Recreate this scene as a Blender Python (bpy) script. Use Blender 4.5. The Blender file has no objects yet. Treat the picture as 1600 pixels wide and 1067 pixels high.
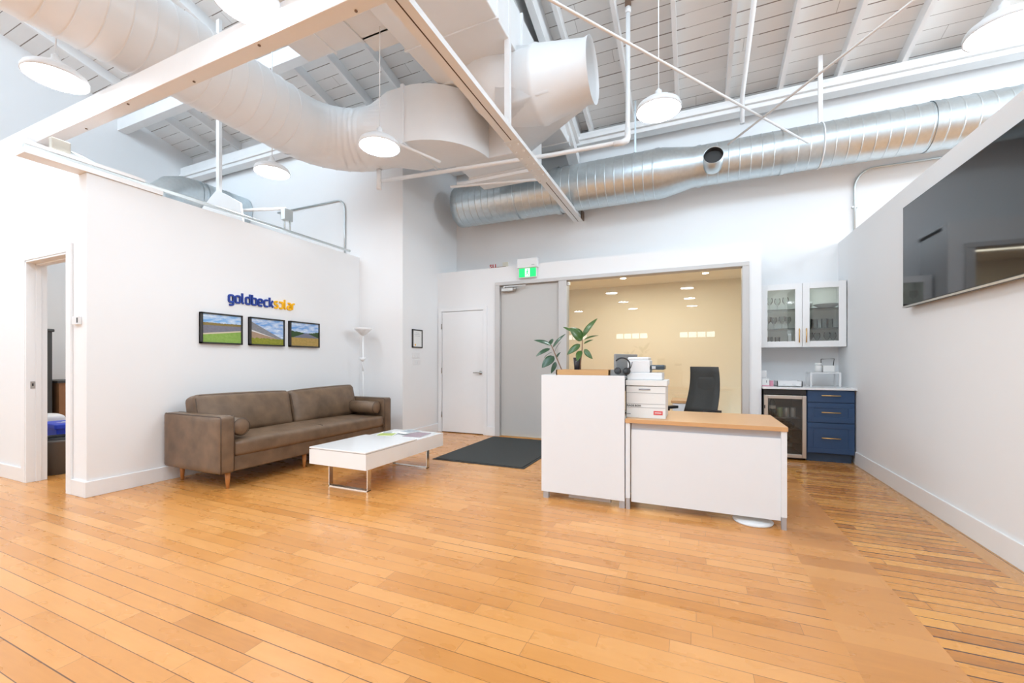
import bpy, math, random
from mathutils import Vector, Matrix
random.seed(7)
SC = bpy.context.scene
COL = SC.collection
R = math.radians

# ------------------------------------------------------------------ camera, light, exposure
cam_d = bpy.data.cameras.new('camera')
cam = bpy.data.objects.new('camera', cam_d); COL.objects.link(cam)
cam.location = (0, 0, 1.19)
cam.rotation_euler = (R(90), 0, R(23.55))
cam_d.sensor_width = 36.0
cam_d.lens = 36.0 * 654 / 1600
cam_d.shift_y = 32.5 / 1600
cam_d.clip_start = 0.02
SC.camera = cam
SC.view_settings.view_transform = 'Standard'
SC.view_settings.look = 'None'
SC.view_settings.gamma = 1
SC.view_settings.exposure = 0.14
world = bpy.data.worlds.new('world'); SC.world = world
world.use_nodes = True
world.node_tree.nodes['Background'].inputs[0].default_value = (0.75, 0.87, 1.0, 1)
world.node_tree.nodes['Background'].inputs[1].default_value = 1.0

def area(name, loc, rot, sx, sy, power, color):
    d = bpy.data.lights.new(name, 'AREA'); d.shape = 'RECTANGLE'; d.size = sx; d.size_y = sy
    d.energy = power; d.color = color
    o = bpy.data.objects.new(name, d); COL.objects.link(o); o.location = loc; o.rotation_euler = rot
    return o
# daylight entering through the clerestory glazing above and behind the camera
area('clerestory_daylight', (-2.5, -2.05, 6.2), (R(90), 0, 0), 15.0, 1.7, 600, (0.66, 0.84, 1.0))
area('side_fill', (-9.1, -4.5, 3.0), (0, R(-90), 0), 3.6, 6.0, 240, (0.76, 0.90, 1.0))  # unseen area light added to fill the room; no window here
area('side_fill', (6.0, -3.0, 3.0), (0, R(90), 0), 3.6, 6.0, 90, (0.80, 0.92, 1.0))  # second added fill light, from the opposite side
area('next_room_fill', (6.0, 4.1, 4.1), (0, R(90), 0), 1.6, 4.8, 190, (0.78, 0.90, 1.0))  # fill added above the right wall to lift roof and upper walls
area('office_fill', (-0.9, 8.2, 2.9), (0, 0, 0), 2.2, 1.2, 52, (1.0, 0.93, 0.80))  # hidden area light added to brighten the office beside its downlights
area('side_room_light', (-7.2, 3.4, 2.9), (0, 0, 0), 1.6, 1.2, 30, (1.0, 0.96, 0.90))

# ------------------------------------------------------------------ materials
def new_mat(name):
    m = bpy.data.materials.new(name); m.use_nodes = True
    nt = m.node_tree
    return m, nt, nt.nodes['Principled BSDF']

def mat(name, col, rough=0.5, metal=0.0, var=0.0, scale=8.0, bump=0.0, bscale=None, coat=0.0, emit=None, estr=0.0, spec=None, stretch=None):
    m, nt, b = new_mat(name)
    b.inputs['Roughness'].default_value = rough
    b.inputs['Metallic'].default_value = metal
    if coat: b.inputs['Coat Weight'].default_value = coat; b.inputs['Coat Roughness'].default_value = 0.08
    if spec is not None: b.inputs['Specular IOR Level'].default_value = spec
    tc = nt.nodes.new('ShaderNodeTexCoord')
    mp = nt.nodes.new('ShaderNodeMapping')
    if stretch: mp.inputs['Scale'].default_value = stretch
    nt.links.new(tc.outputs['Object'], mp.inputs[0])
    nz = nt.nodes.new('ShaderNodeTexNoise'); nz.inputs['Scale'].default_value = scale; nz.inputs['Detail'].default_value = 4
    nt.links.new(mp.outputs[0], nz.inputs['Vector'])
    mx = nt.nodes.new('ShaderNodeMix'); mx.data_type = 'RGBA'
    v = max(var, 0.01)
    mx.inputs['A'].default_value = (*[c * (1 - v) for c in col], 1)
    mx.inputs['B'].default_value = (*[min(1, c * (1 + v)) for c in col], 1)
    nt.links.new(nz.outputs['Fac'], mx.inputs['Factor'])
    nt.links.new(mx.outputs['Result'], b.inputs['Base Color'])
    if bump:
        bp = nt.nodes.new('ShaderNodeBump'); bp.inputs['Strength'].default_value = bump; bp.inputs['Distance'].default_value = 0.004
        n2 = nt.nodes.new('ShaderNodeTexNoise'); n2.inputs['Scale'].default_value = bscale or scale * 6; n2.inputs['Detail'].default_value = 5
        nt.links.new(mp.outputs[0], n2.inputs['Vector']); nt.links.new(n2.outputs['Fac'], bp.inputs['Height'])
        nt.links.new(bp.outputs[0], b.inputs['Normal'])
    if emit:
        b.inputs['Emission Color'].default_value = (*emit, 1); b.inputs['Emission Strength'].default_value = estr
    return m

def glass_mat(name, tint=(1, 1, 1), rough=0.0, boost=1.0, ior=1.5):
    m = bpy.data.materials.new(name); m.use_nodes = True
    nt = m.node_tree; nt.nodes.clear()
    out = nt.nodes.new('ShaderNodeOutputMaterial')
    tr = nt.nodes.new('ShaderNodeBsdfTransparent'); tr.inputs[0].default_value = (*tint, 1)
    gl = nt.nodes.new('ShaderNodeBsdfGlossy'); gl.inputs['Roughness'].default_value = rough
    fr = nt.nodes.new('ShaderNodeFresnel'); fr.inputs[0].default_value = ior
    mu = nt.nodes.new('ShaderNodeMath'); mu.operation = 'MULTIPLY'; mu.inputs[1].default_value = boost; mu.use_clamp = True
    mx = nt.nodes.new('ShaderNodeMixShader')
    nt.links.new(fr.outputs[0], mu.inputs[0]); nt.links.new(mu.outputs[0], mx.inputs[0])
    nt.links.new(tr.outputs[0], mx.inputs[1]); nt.links.new(gl.outputs[0], mx.inputs[2])
    nt.links.new(mx.outputs[0], out.inputs[0])
    return m

class NT:
    """tiny helper to write node maths"""
    def __init__(s, nt): s.nt = nt
    def m(s, op, a, b=None, c=None):
        n = s.nt.nodes.new('ShaderNodeMath'); n.operation = op
        for i, v in enumerate((a, b, c)):
            if v is None: continue
            if isinstance(v, (int, float)): n.inputs[i].default_value = v
            else: s.nt.links.new(v, n.inputs[i])
        return n.outputs[0]
    def comb(s, x, y, z):
        n = s.nt.nodes.new('ShaderNodeCombineXYZ')
        for i, v in enumerate((x, y, z)):
            if isinstance(v, (int, float)): n.inputs[i].default_value = v
            else: s.nt.links.new(v, n.inputs[i])
        return n.outputs[0]
    def white(s, vec):
        n = s.nt.nodes.new('ShaderNodeTexWhiteNoise'); n.noise_dimensions = '3D'
        s.nt.links.new(vec, n.inputs['Vector']); return n.outputs['Value']
    def noise(s, vec, scale, detail=4, rough=0.5):
        n = s.nt.nodes.new('ShaderNodeTexNoise'); n.inputs['Scale'].default_value = scale
        n.inputs['Detail'].default_value = detail; n.inputs['Roughness'].default_value = rough
        s.nt.links.new(vec, n.inputs['Vector']); return n.outputs['Fac']
    def ramp(s, fac, stops):
        n = s.nt.nodes.new('ShaderNodeValToRGB'); e = n.color_ramp.elements
        while len(e) < len(stops): e.new(0.5)
        for i, (p, c) in enumerate(stops):
            e[i].position = p; e[i].color = (*c, 1)
        s.nt.links.new(fac, n.inputs[0]); return n.outputs[0]
    def mix(s, fac, a, b, mode='MIX'):
        n = s.nt.nodes.new('ShaderNodeMix'); n.data_type = 'RGBA'; n.blend_type = mode
        for k, v in (('Factor', fac), ('A', a), ('B', b)):
            if isinstance(v, (int, float)): n.inputs[k].default_value = v
            elif isinstance(v, tuple): n.inputs[k].default_value = (*v, 1)
            else: s.nt.links.new(v, n.inputs[k])
        return n.outputs['Result']

def plank_mat(name, stops, width, length, gap, gap_col, rough=0.25, along='X', seed=0.0, stain=0.0, gloss_coat=0.3, gapmask=0.0):
    m, nt, b = new_mat(name); N = NT(nt)
    tc = nt.nodes.new('ShaderNodeTexCoord'); sp = nt.nodes.new('ShaderNodeSeparateXYZ')
    nt.links.new(tc.outputs['Object'], sp.inputs[0])
    u, v = (sp.outputs[0], sp.outputs[1]) if along == 'X' else (sp.outputs[1], sp.outputs[0])
    vr = N.m('DIVIDE', N.m('ADD', v, 50.0), width)
    row = N.m('FLOOR', vr); fv = N.m('FRACT', vr)
    rr = N.white(N.comb(row, seed, 3.3)); rr2 = N.white(N.comb(row, seed, 9.1))
    L = N.m('MULTIPLY_ADD', rr2, length * 0.9, length * 0.55)
    uu = N.m('DIVIDE', N.m('ADD', N.m('MULTIPLY', rr, 7.0), N.m('ADD', u, 60.0)), L)
    cell = N.m('FLOOR', uu); fu = N.m('FRACT', uu)
    rnd = N.white(N.comb(row, cell, seed))
    # figure: long grain plus blotchy maple figure, shifted per board
    off = N.m('MULTIPLY', rnd, 31.0)
    g1 = N.noise(N.comb(N.m('ADD', N.m('MULTIPLY', u, 2.2), off), N.m('MULTIPLY', v, 34.0), off), 1.6, 5, 0.6)
    g2 = N.noise(N.comb(N.m('ADD', N.m('MULTIPLY', u, 4.0), off), N.m('MULTIPLY', v, 9.0), off), 1.3, 2, 0.5)
    big = N.noise(N.comb(u, v, seed), 0.9, 2, 0.5)
    f = N.m('ADD', N.m('MULTIPLY', rnd, 0.50), N.m('ADD', N.m('MULTIPLY', g1, 0.22), N.m('ADD', N.m('MULTIPLY', g2, 0.28), N.m('MULTIPLY', big, 0.16))))
    f = N.m('SUBTRACT', f, 0.08)
    c = N.ramp(f, stops)
    if stain:
        s1 = N.noise(N.comb(N.m('MULTIPLY', u, 1.3), N.m('MULTIPLY', v, 5.0), seed + 5), 1.8, 5, 0.65)
        sm = N.m('MULTIPLY', N.m('SUBTRACT', s1, 0.56), 5.0 * stain)
        n = nt.nodes.new('ShaderNodeClamp'); nt.links.new(sm, n.inputs[0])
        c = N.mix(n.outputs[0], c, (0.10, 0.045, 0.02))
    # gaps between boards
    du = N.m('MULTIPLY', N.m('MINIMUM', fu, N.m('SUBTRACT', 1.0, fu)), L)
    dv = N.m('MULTIPLY', N.m('MINIMUM', fv, N.m('SUBTRACT', 1.0, fv)), width)
    gr = N.m('MULTIPLY_ADD', N.white(N.comb(row, seed, 1.7)), gap * 1.3, gap * 0.35)
    if gapmask:
        gm = N.noise(N.comb(N.m('MULTIPLY', u, 1.3), N.m('MULTIPLY', row, 3.7), seed), 1.0, 2)
        gr = N.m('MULTIPLY', gr, N.m('GREATER_THAN', gm, gapmask))
    gk = N.m('MAXIMUM', N.m('LESS_THAN', dv, gr), N.m('MULTIPLY', N.m('LESS_THAN', du, gap * 0.7), 0.55))
    c = N.mix(gk, c, gap_col)
    nt.links.new(c, b.inputs['Base Color'])
    b.inputs['Roughness'].default_value = rough
    rg = N.m('MULTIPLY_ADD', g2, 0.16, rough - 0.06)
    nt.links.new(rg, b.inputs['Roughness'])
    if gloss_coat:
        b.inputs['Coat Weight'].default_value = gloss_coat; b.inputs['Coat Roughness'].default_value = 0.12
    bp = nt.nodes.new('ShaderNodeBump'); bp.inputs['Strength'].default_value = 0.25; bp.inputs['Distance'].default_value = 0.002
    nt.links.new(N.m('SUBTRACT', N.m('MULTIPLY', g2, 0.25), gk), bp.inputs['Height']); nt.links.new(bp.outputs[0], b.inputs['Normal'])
    return m

M = {}
M['wall'] = mat('wall_paint', (0.87, 0.87, 0.87), 0.7, var=0.012, scale=2, bump=0.05, bscale=90)
M['trim'] = mat('trim_paint', (0.88, 0.88, 0.88), 0.35, var=0.01)
M['office_wall'] = mat('office_wall_paint', (0.84, 0.79, 0.665), 0.7, var=0.015, scale=2)
M['floor'] = plank_mat('maple_planks', [(0.0, (0.42, 0.155, 0.03)), (0.3, (0.63, 0.26, 0.06)), (0.55, (0.71, 0.31, 0.08)), (0.85, (0.79, 0.38, 0.12))],
                       0.088, 0.75, 0.0016, (0.16, 0.06, 0.02), rough=0.27, gapmask=0.36)
M['floor_band'] = plank_mat('maple_band', [(0.0, (0.46, 0.175, 0.04)), (0.5, (0.66, 0.285, 0.075)), (1.0, (0.76, 0.36, 0.11))],
                       0.15, 3.0, 0.0008, (0.35, 0.15, 0.05), rough=0.27, seed=4.0, gapmask=0.6)
M['floor_old'] = plank_mat('old_planks', [(0.0, (0.34, 0.12, 0.02)), (0.3, (0.58, 0.22, 0.035)), (0.6, (0.76, 0.33, 0.065)), (1.0, (0.86, 0.44, 0.11))],
                       0.082, 1.3, 0.0034, (0.10, 0.04, 0.02), rough=0.25, seed=8.0, stain=0.5, gapmask=0.30)
M['floor_edge'] = plank_mat('edge_plank', [(0.0, (0.52, 0.23, 0.06)), (1.0, (0.80, 0.42, 0.15))], 0.11, 2.4, 0.002, (0.12, 0.05, 0.02), along='Y', seed=2.0)
M['roof'] = plank_mat('painted_roof_boards', [(0.0, (0.80, 0.785, 0.76)), (0.5, (0.86, 0.85, 0.83)), (1.0, (0.90, 0.89, 0.87))],
                      0.165, 3.5, 0.0045, (0.26, 0.22, 0.19), rough=0.6, seed=6.0, gloss_coat=0.0, gapmask=0.40)
M['white_paint'] = mat('white_painted_timber', (0.86, 0.85, 0.84), 0.5, var=0.05, scale=5, bump=0.15, bscale=30)
M['steel_white'] = mat('white_painted_steel', (0.86, 0.85, 0.84), 0.4, var=0.02)
M['duct_white'] = mat('white_painted_duct', (0.85, 0.85, 0.85), 0.38, var=0.02)
M['galv'] = mat('galvanised_steel', (0.62, 0.69, 0.72), 0.36, 0.9, var=0.12, scale=22)
M['box_beige'] = mat('beige_electrical_box', (0.42, 0.39, 0.33), 0.5)
M['galv_pipe'] = mat('conduit_steel', (0.58, 0.62, 0.62), 0.35, 0.8, var=0.04)
M['dark_gap'] = mat('dark_slot', (0.10, 0.06, 0.04), 0.8)
M['brass_dark'] = mat('dark_fitting', (0.20, 0.13, 0.09), 0.5, 0.4)
M['lamp_white'] = mat('lamp_shade_enamel', (0.88, 0.88, 0.88), 0.3)
M['lamp_shade'] = mat('glowing_lamp_shade', (0.74, 0.75, 0.76), 0.35, emit=(0.90, 0.97, 1.05), estr=0.08)  # weak emission added to the shade to brighten the roof
M['lamp_glow'] = mat('lamp_diffuser', (0.9, 0.9, 0.88), 0.4, emit=(0.90, 0.97, 1.05), estr=43.0)
M['down_glow'] = mat('downlight_lens', (0.9, 0.9, 0.88), 0.4, emit=(1.0, 0.93, 0.80), estr=40.0)
M['window_glow'] = mat('daylight_pane', (0.8, 0.9, 0.95), 0.3, emit=(0.85, 0.95, 1.0), estr=4.0)
M['leather'] = mat('taupe_leather', (0.165, 0.104, 0.062), 0.42, var=0.62, scale=7, bump=0.25, bscale=160)
M['leather_seam'] = mat('taupe_leather_piping', (0.07, 0.045, 0.03), 0.5, var=0.1)
M['leg_wood'] = mat('honey_leg_wood', (0.56, 0.24, 0.07), 0.4, var=0.12, scale=12)
M['lacquer'] = mat('white_lacquer', (0.85, 0.845, 0.835), 0.18, var=0.01, coat=0.4)
M['laminate'] = mat('white_laminate', (0.82, 0.83, 0.84), 0.4, var=0.01)
M['desk_wood'] = mat('light_oak_laminate', (0.66, 0.37, 0.17), 0.4, var=0.10, scale=5, stretch=(1, 14, 14))
M['silver'] = mat('silver_aluminium', (0.50, 0.52, 0.56), 0.35, 0.5)
M['chrome'] = mat('brushed_chrome', (0.70, 0.66, 0.60), 0.2, 1.0)
M['nickel'] = mat('satin_nickel', (0.50, 0.49, 0.47), 0.3, 0.95)
M['mat_grey'] = mat('charcoal_mat_pile', (0.052, 0.055, 0.052), 0.95, var=0.5, scale=140, bump=1.0, bscale=300)
M['mat_edge'] = mat('mat_rubber_edge', (0.035, 0.036, 0.036), 0.7)
M['door_grey'] = mat('grey_door_paint', (0.56, 0.545, 0.52), 0.4, var=0.01)
M['frame_grey'] = mat('grey_frame_paint', (0.60, 0.585, 0.57), 0.4, var=0.01)
M['glass'] = glass_mat('partition_glass', (0.97, 0.985, 0.96), 0.0, 1.5)
M['thin_glass'] = glass_mat('cabinet_glass', (0.97, 0.99, 0.98), 0.03, 2.4)
M['glassware'] = glass_mat('glassware', (0.97, 0.98, 0.975), 0.08, 1.0, 1.22)
M['navy'] = mat('navy_cabinet_paint', (0.028, 0.072, 0.165), 0.35, var=0.03)
M['navy_kick'] = mat('navy_toe_kick', (0.028, 0.055, 0.10), 0.45)
M['brass'] = mat('brass_pull', (0.80, 0.50, 0.20), 0.28, 0.9)
M['quartz'] = mat('white_quartz', (0.87, 0.87, 0.87), 0.2, var=0.01)
M['stainless'] = mat('stainless_frame', (0.60, 0.57, 0.53), 0.32, 0.9)
M['black'] = mat('black_plastic', (0.022, 0.022, 0.024), 0.4)
M['black_mesh'] = mat('black_chair_mesh', (0.045, 0.045, 0.042), 0.7, var=0.3, scale=180)
M['tv_screen'] = mat('television_glass', (0.012, 0.012, 0.013), 0.045, spec=0.6)
M['frame_black'] = mat('black_picture_frame', (0.03, 0.028, 0.026), 0.35)
M['paper'] = mat('paper', (0.85, 0.85, 0.83), 0.6)
M['print_grey'] = mat('grey_print', (0.35, 0.35, 0.36), 0.6)
M['print_black'] = mat('black_print', (0.06, 0.06, 0.06), 0.6)
M['blue_letter'] = mat('blue_sign_letter', (0.012, 0.045, 0.30), 0.35)
M['yellow_letter'] = mat('yellow_sign_letter', (0.95, 0.50, 0.0), 0.4)
M['exit_green'] = mat('lit_green_sign', (0.0, 0.45, 0.12), 0.4, emit=(0.0, 0.75, 0.18), estr=0.75)
M['exit_white'] = mat('lit_white_pictogram', (0.8, 0.95, 0.85), 0.4, emit=(0.75, 1.0, 0.82), estr=0.8)
M['plastic_white'] = mat('white_plastic', (0.82, 0.82, 0.82), 0.4)
M['plastic_grey'] = mat('light_grey_plastic', (0.55, 0.56, 0.57), 0.45)
M['leaf'] = mat('rubber_plant_leaf', (0.055, 0.125, 0.022), 0.3, var=0.45, scale=9, coat=0.2)
M['leaf_dark'] = mat('dark_rubber_plant_leaf', (0.030, 0.085, 0.040), 0.3, var=0.45, scale=9, coat=0.2)
M['stem'] = mat('plant_stem', (0.26, 0.15, 0.09), 0.6, var=0.2)
M['tray_wood'] = mat('tray_wood', (0.60, 0.32, 0.13), 0.5, var=0.12, scale=6, stretch=(1, 10, 10))
M['smoke_glass'] = mat('smoked_glass_vase', (0.05, 0.045, 0.05), 0.1)
M['carton'] = mat('white_carton', (0.84, 0.83, 0.80), 0.6, var=0.01)
M['red_label'] = mat('red_label', (0.75, 0.10, 0.10), 0.5)
M['monitor_grey'] = mat('monitor_shell', (0.30, 0.295, 0.285), 0.45)
M['bin_grey'] = mat('grey_bin_plastic', (0.13, 0.125, 0.12), 0.5)
M['bin_blue'] = mat('blue_bin_plastic', (0.02, 0.06, 0.62), 0.4)
M['cab_dark'] = mat('charcoal_cabinet', (0.055, 0.06, 0.062), 0.5)
M['cred_wood'] = mat('walnut_credenza', (0.30, 0.15, 0.07), 0.5, var=0.15, scale=5)
M['fridge_in'] = mat('fridge_interior', (0.26, 0.23, 0.20), 0.5)
M['can_green'] = mat('green_can', (0.45, 0.55, 0.28), 0.35, 0.3)
M['can_silver'] = mat('silver_can', (0.70, 0.72, 0.72), 0.3, 0.5)
M['bottle_dark'] = mat('dark_bottle', (0.02, 0.03, 0.02), 0.15)
M['collar_dark'] = mat('collar_inner_shade', (0.05, 0.05, 0.05), 0.6)  # darkness of the collar opening put into the colour
M['cab_inside'] = mat('cabinet_interior', (0.86, 0.88, 0.86), 0.6)
M['porcelain'] = mat('white_porcelain', (0.82, 0.83, 0.82), 0.25)
M['wire'] = mat('dark_wire', (0.06, 0.055, 0.05), 0.4, 0.5)
M['pink_card'] = mat('pink_card', (0.75, 0.32, 0.42), 0.5)
M['sticker_red'] = mat('red_wooden_letter', (0.42, 0.05, 0.05), 0.5)

# ------------------------------------------------------------------ mesh builder
class MB:
    def __init__(s): s.v = []; s.f = []; s.sm = []; s.mi = []; s.cur = 0
    def add(s, vs, fs, smooth=False, T=None):
        o = len(s.v)
        for p in vs:
            p = Vector(p)
            s.v.append(T @ p if T else p)
        for f in fs:
            s.f.append([i + o for i in f]); s.sm.append(smooth); s.mi.append(s.cur)
        return s
    def box(s, x0, x1, y0, y1, z0, z1, T=None):
        vs = [(x, y, z) for z in (z0, z1) for y in (y0, y1) for x in (x0, x1)]
        return s.add(vs, [(0, 2, 3, 1), (4, 5, 7, 6), (0, 1, 5, 4), (2, 6, 7, 3), (0, 4, 6, 2), (1, 3, 7, 5)], False, T)
    def loft(s, rings, caps=(True, True), smooth=True, closed=True):
        n = len(rings[0]); vs = [p for r in rings for p in r]; fs = []
        for i in range(len(rings) - 1):
            for j in range(n if closed else n - 1):
                a = i * n + j; b = i * n + (j + 1) % n
                fs.append((a, b, b + n, a + n))
        s.add(vs, fs, smooth)
        o = len(s.v) - len(vs)
        if caps[0]: s.f.append([o + j for j in reversed(range(n))]); s.sm.append(False); s.mi.append(s.cur)
        if caps[1]: s.f.append([o + (len(rings) - 1) * n + j for j in range(n)]); s.sm.append(False); s.mi.append(s.cur)
        return s
    def tube(s, path, r, seg=12, caps=(True, True), smooth=True):
        P = [Vector(p) for p in path]; rs = r if isinstance(r, (list, tuple)) else [r] * len(P)
        rings = []; up = None
        for i, p in enumerate(P):
            t = ((P[min(i + 1, len(P) - 1)] - p).normalized() + (p - P[max(i - 1, 0)]).normalized()).normalized()
            if up is None:
                up = Vector((0, 0, 1)) if abs(t.z) < 0.9 else Vector((1, 0, 0))
            a = (up - t * up.dot(t)).normalized(); b = t.cross(a); up = a
            k = 1.0
            rings.append([p + (a * math.cos(2 * math.pi * j / seg) + b * math.sin(2 * math.pi * j / seg)) * rs[i] * k for j in range(seg)])
        return s.loft(rings, caps, smooth)
    def lathe(s, prof, c=(0, 0, 0), seg=24, T=None, caps=(False, False)):
        rings = []
        for (r, z) in prof:
            rg = [Vector((c[0] + max(r, 1e-4) * math.cos(2 * math.pi * j / seg), c[1] + max(r, 1e-4) * math.sin(2 * math.pi * j / seg), c[2] + z)) for j in range(seg)]
            if T: rg = [T @ p for p in rg]
            rings.append(rg)
        return s.loft(rings, caps)
    def prism(s, poly, d, T=None, smooth=False):
        n = len(poly); d = Vector(d); vs = [Vector(p) for p in poly] + [Vector(p) + d for p in poly]
        fs = [tuple(reversed(range(n))), tuple(range(n, 2 * n))] + [(i, (i + 1) % n, (i + 1) % n + n, i + n) for i in range(n)]
        return s.add(vs, fs, smooth, T)
    def cushion(s, c, size, rad=0.05, puff=(0, 0, 0), n=10, T=None):
        hx, hy, hz = [d / 2 for d in size]; hs = (hx, hy, hz)
        idx = {}; vs = []; fs = []
        def pt(ix, iy, iz):
            k = (ix, iy, iz)
            if k in idx: return idx[k]
            u = [2 * q / n - 1 for q in k]
            e = [math.sin(q * math.pi / 2) * (0.5) + q * 0.5 for q in u]
            p = [e[i] * hs[i] for i in range(3)]
            q = [max(-hs[i] + rad, min(hs[i] - rad, p[i])) for i in range(3)]
            d = Vector([p[i] - q[i] for i in range(3)])
            if d.length > 1e-9: d = d.normalized() * rad
            w = [q[i] + d[i] for i in range(3)]
            for i in range(3):
                j, l = (i + 1) % 3, (i + 2) % 3
                w[i] += puff[i] * e[i] * (1 - e[j] ** 2) * (1 - e[l] ** 2)
            idx[k] = len(vs); vs.append(Vector(c) + Vector(w)); return idx[k]
        for ax in range(3):
            for side in (0, n):
                for a in range(n):
                    for b in range(n):
                        q = []
                        for (da, db) in ((0, 0), (1, 0), (1, 1), (0, 1)):
                            k = [0, 0, 0]; k[ax] = side; k[(ax + 1) % 3] = a + da; k[(ax + 2) % 3] = b + db
                            q.append(pt(*k))
                        fs.append(tuple(q if side else reversed(q)))
        return s.add(vs, fs, True, T)
    def mesh(s, name, off=(0, 0, 0)):
        me = bpy.data.meshes.new(name); o = Vector(off)
        me.from_pydata([tuple(p - o) for p in s.v], [], s.f)
        me.polygons.foreach_set('use_smooth', s.sm); me.polygons.foreach_set('material_index', s.mi)
        me.update(); return me

def worldloc(o):
    p = Vector((0, 0, 0))
    while o: p += o.location; o = o.parent
    return p

def part(name, mb, m, parent=None, org=None, bevel=0.0, bseg=2, label=None, sub=0):
    """link a builder as ONE mesh object; coordinates are world unless the parent says otherwise"""
    if parent is not None: off = parent.get('_w', worldloc(parent)); off = Vector(off); loc = Vector((0, 0, 0))
    else: off = Vector(org or (0, 0, 0)); loc = off
    me = mb.mesh(name, off)
    for x in (m if isinstance(m, (list, tuple)) else [m]): me.materials.append(x)
    o = bpy.data.objects.new(name, me); COL.objects.link(o); o.location = loc
    if parent is not None: o.parent = parent
    if bevel:
        md = o.modifiers.new('bevel', 'BEVEL'); md.width = bevel; md.segments = bseg; md.limit_method = 'ANGLE'; md.angle_limit = R(40)
    if sub:
        md = o.modifiers.new('sub', 'SUBSURF'); md.levels = sub; md.render_levels = sub
    if label: o['label'] = label
    return o

def thing(name, label, cat, loc=(0, 0, 0), group=None, rotz=0):
    o = bpy.data.objects.new(name, None); COL.objects.link(o); o.location = loc; o.rotation_euler = (0, 0, rotz)
    o.empty_display_size = 0.1
    o['label'] = label; o['category'] = cat
    if group: o['group'] = group
    return o

def solo(name, mb, m, label, cat, org, group=None, **k):
    o = part(name, mb, m, None, org, **k); o['label'] = label; o['category'] = cat
    if group: o['group'] = group
    return o

def struct(name, mb, m, parent=None, **k):
    o = part(name, mb, m, parent, **k)
    if parent is None: o['kind'] = 'structure'
    return o

def dup(root, loc, label=None, group=None, rotz=None):
    r = root.copy(); COL.objects.link(r); r.location = loc
    if rotz is not None: r.rotation_euler = (0, 0, rotz)
    if label: r['label'] = label
    if group: r['group'] = group
    for ch in list(root.children):
        c = ch.copy(); COL.objects.link(c); c.parent = r
        for g in list(ch.children):
            d = g.copy(); COL.objects.link(d); d.parent = c
    return r

def text_mb(txt, size, depth, bold=0.0, mirror=False):
    """text as plain geometry in the XZ plane, reading along +X, facing -Y, origin at left baseline"""
    cu = bpy.data.curves.new('t', 'FONT'); cu.body = txt; cu.size = size; cu.extrude = depth / 2; cu.offset = bold; cu.resolution_u = 4
    ob = bpy.data.objects.new('t', cu); COL.objects.link(ob)
    dg = bpy.context.evaluated_depsgraph_get(); me = bpy.data.meshes.new_from_object(ob.evaluated_get(dg))
    mb = MB()
    xs = [v.co.x for v in me.vertices]; w = max(xs) if xs else 0; x0 = min(xs) if xs else 0
    vs = [((w + x0 - v.co.x) if mirror else v.co.x, -v.co.z - depth / 2, v.co.y) for v in me.vertices]
    mb.add(vs, [tuple(p.vertices) if not mirror else tuple(reversed(p.vertices)) for p in me.polygons])
    bpy.data.objects.remove(ob); bpy.data.meshes.remove(me); bpy.data.curves.remove(cu)
    return mb, x0, w
def place(mb, T):
    mb.v = [T @ Vector(p) for p in mb.v]; return mb

# ================================================================== the setting
XR, XS, YD, YG, YB, XC, YC = 1.725, -4.90, 1.88, 6.10, 6.72, -4.05, 5.15
XL = -9.25                      # far side wall of the room behind the sofa wall
def roof_z(y): return 4.93 + 0.27 * (6.45 - y)

fl = MB()
fl.box(-12, 0.58, -9.6, 10.2, -0.1, 0)
fl.cur = 1; fl.box(0.58, 0.95, -9.6, 6.8, -0.1, 0)
fl.cur = 2; fl.box(0.95, 1.60, -9.6, 6.8, -0.1, 0)
fl.cur = 3; fl.box(1.60, 1.75, -9.6, 6.8, -0.1, 0)
fl.cur = 0; fl.box(1.75, 6.2, -9.6, 6.8, -0.1, 0)
struct('floor', fl, [M['floor'], M['floor_band'], M['floor_old'], M['floor_edge']])

# sloping board roof: the boards run left to right, so the object's X is kept
rf = MB()
y0, y1 = -2.0, 6.85
rf.prism([(XL - 0.1, y1, roof_z(y1)), (6.2, y1, roof_z(y1)), (6.2, y0, roof_z(y0)), (XL - 0.1, y0, roof_z(y0))], (0, 0, 0.08))
struct('ceiling', rf, M['roof'])
lr = MB(); lr.box(XL - 0.1, 6.2, -9.7, -2.0, 5.2, 5.3); struct('ceiling_rear', lr, M['roof'])
cl = MB()
cl.box(XL - 0.1, 6.2, -2.12, -2.0, 7.05, 7.3)
for i in range(13): cl.box(XL + i * 1.27, XL + i * 1.27 + 0.06, -2.0, -1.95, 5.3, 7.1)
cl.box(XL, 6.2, -2.0, -1.95, 5.25, 5.35)
struct('window_2', cl, M['white_paint'])

# walls
w = MB(); w.box(XR, XR + 0.12, -1.2, YB, 0, 2.75); struct('wall_right', w, M['wall'])
w = MB(); w.box(XC, 6.2, YB, YB + 0.14, 2.72, 5.05); w.box(0.77, 6.2, YB, YB + 0.14, 0, 2.72); w.box(-4.3, -3.1, YB, YB + 0.14, 0, 2.72)
struct('wall_back', w, M['wall'])
w = MB(); w.box(XC - 0.2, XC, YC + 0.2, YB + 0.14, 0, 5.4); w.box(XL - 0.1, XC, YC, YC + 0.2, 0, 5.5); struct('wall_corner', w, M['wall'])
w = MB(); w.box(XS - 0.12, XS, YD, YC, 0, 2.86); struct('wall_left', w, M['wall'])
w = MB()                                       # wall with the open doorway
OX0, OX1, OZ = -6.05, -5.22, 2.19
w.box(OX1, XS - 0.12, YD, YD + 0.12, 0, 2.86); w.box(OX0, OX1, YD, YD + 0.12, OZ, 2.86)
w.prism([(OX0, YD, 2.86), (XS - 0.12, YD, 2.86), (XS - 0.12, YD, 2.92), (OX0, YD, 3.28)], (0, 0.12, 0))
w.box(XL, OX0, YD, YD + 0.12, 0, 3.42)
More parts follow.
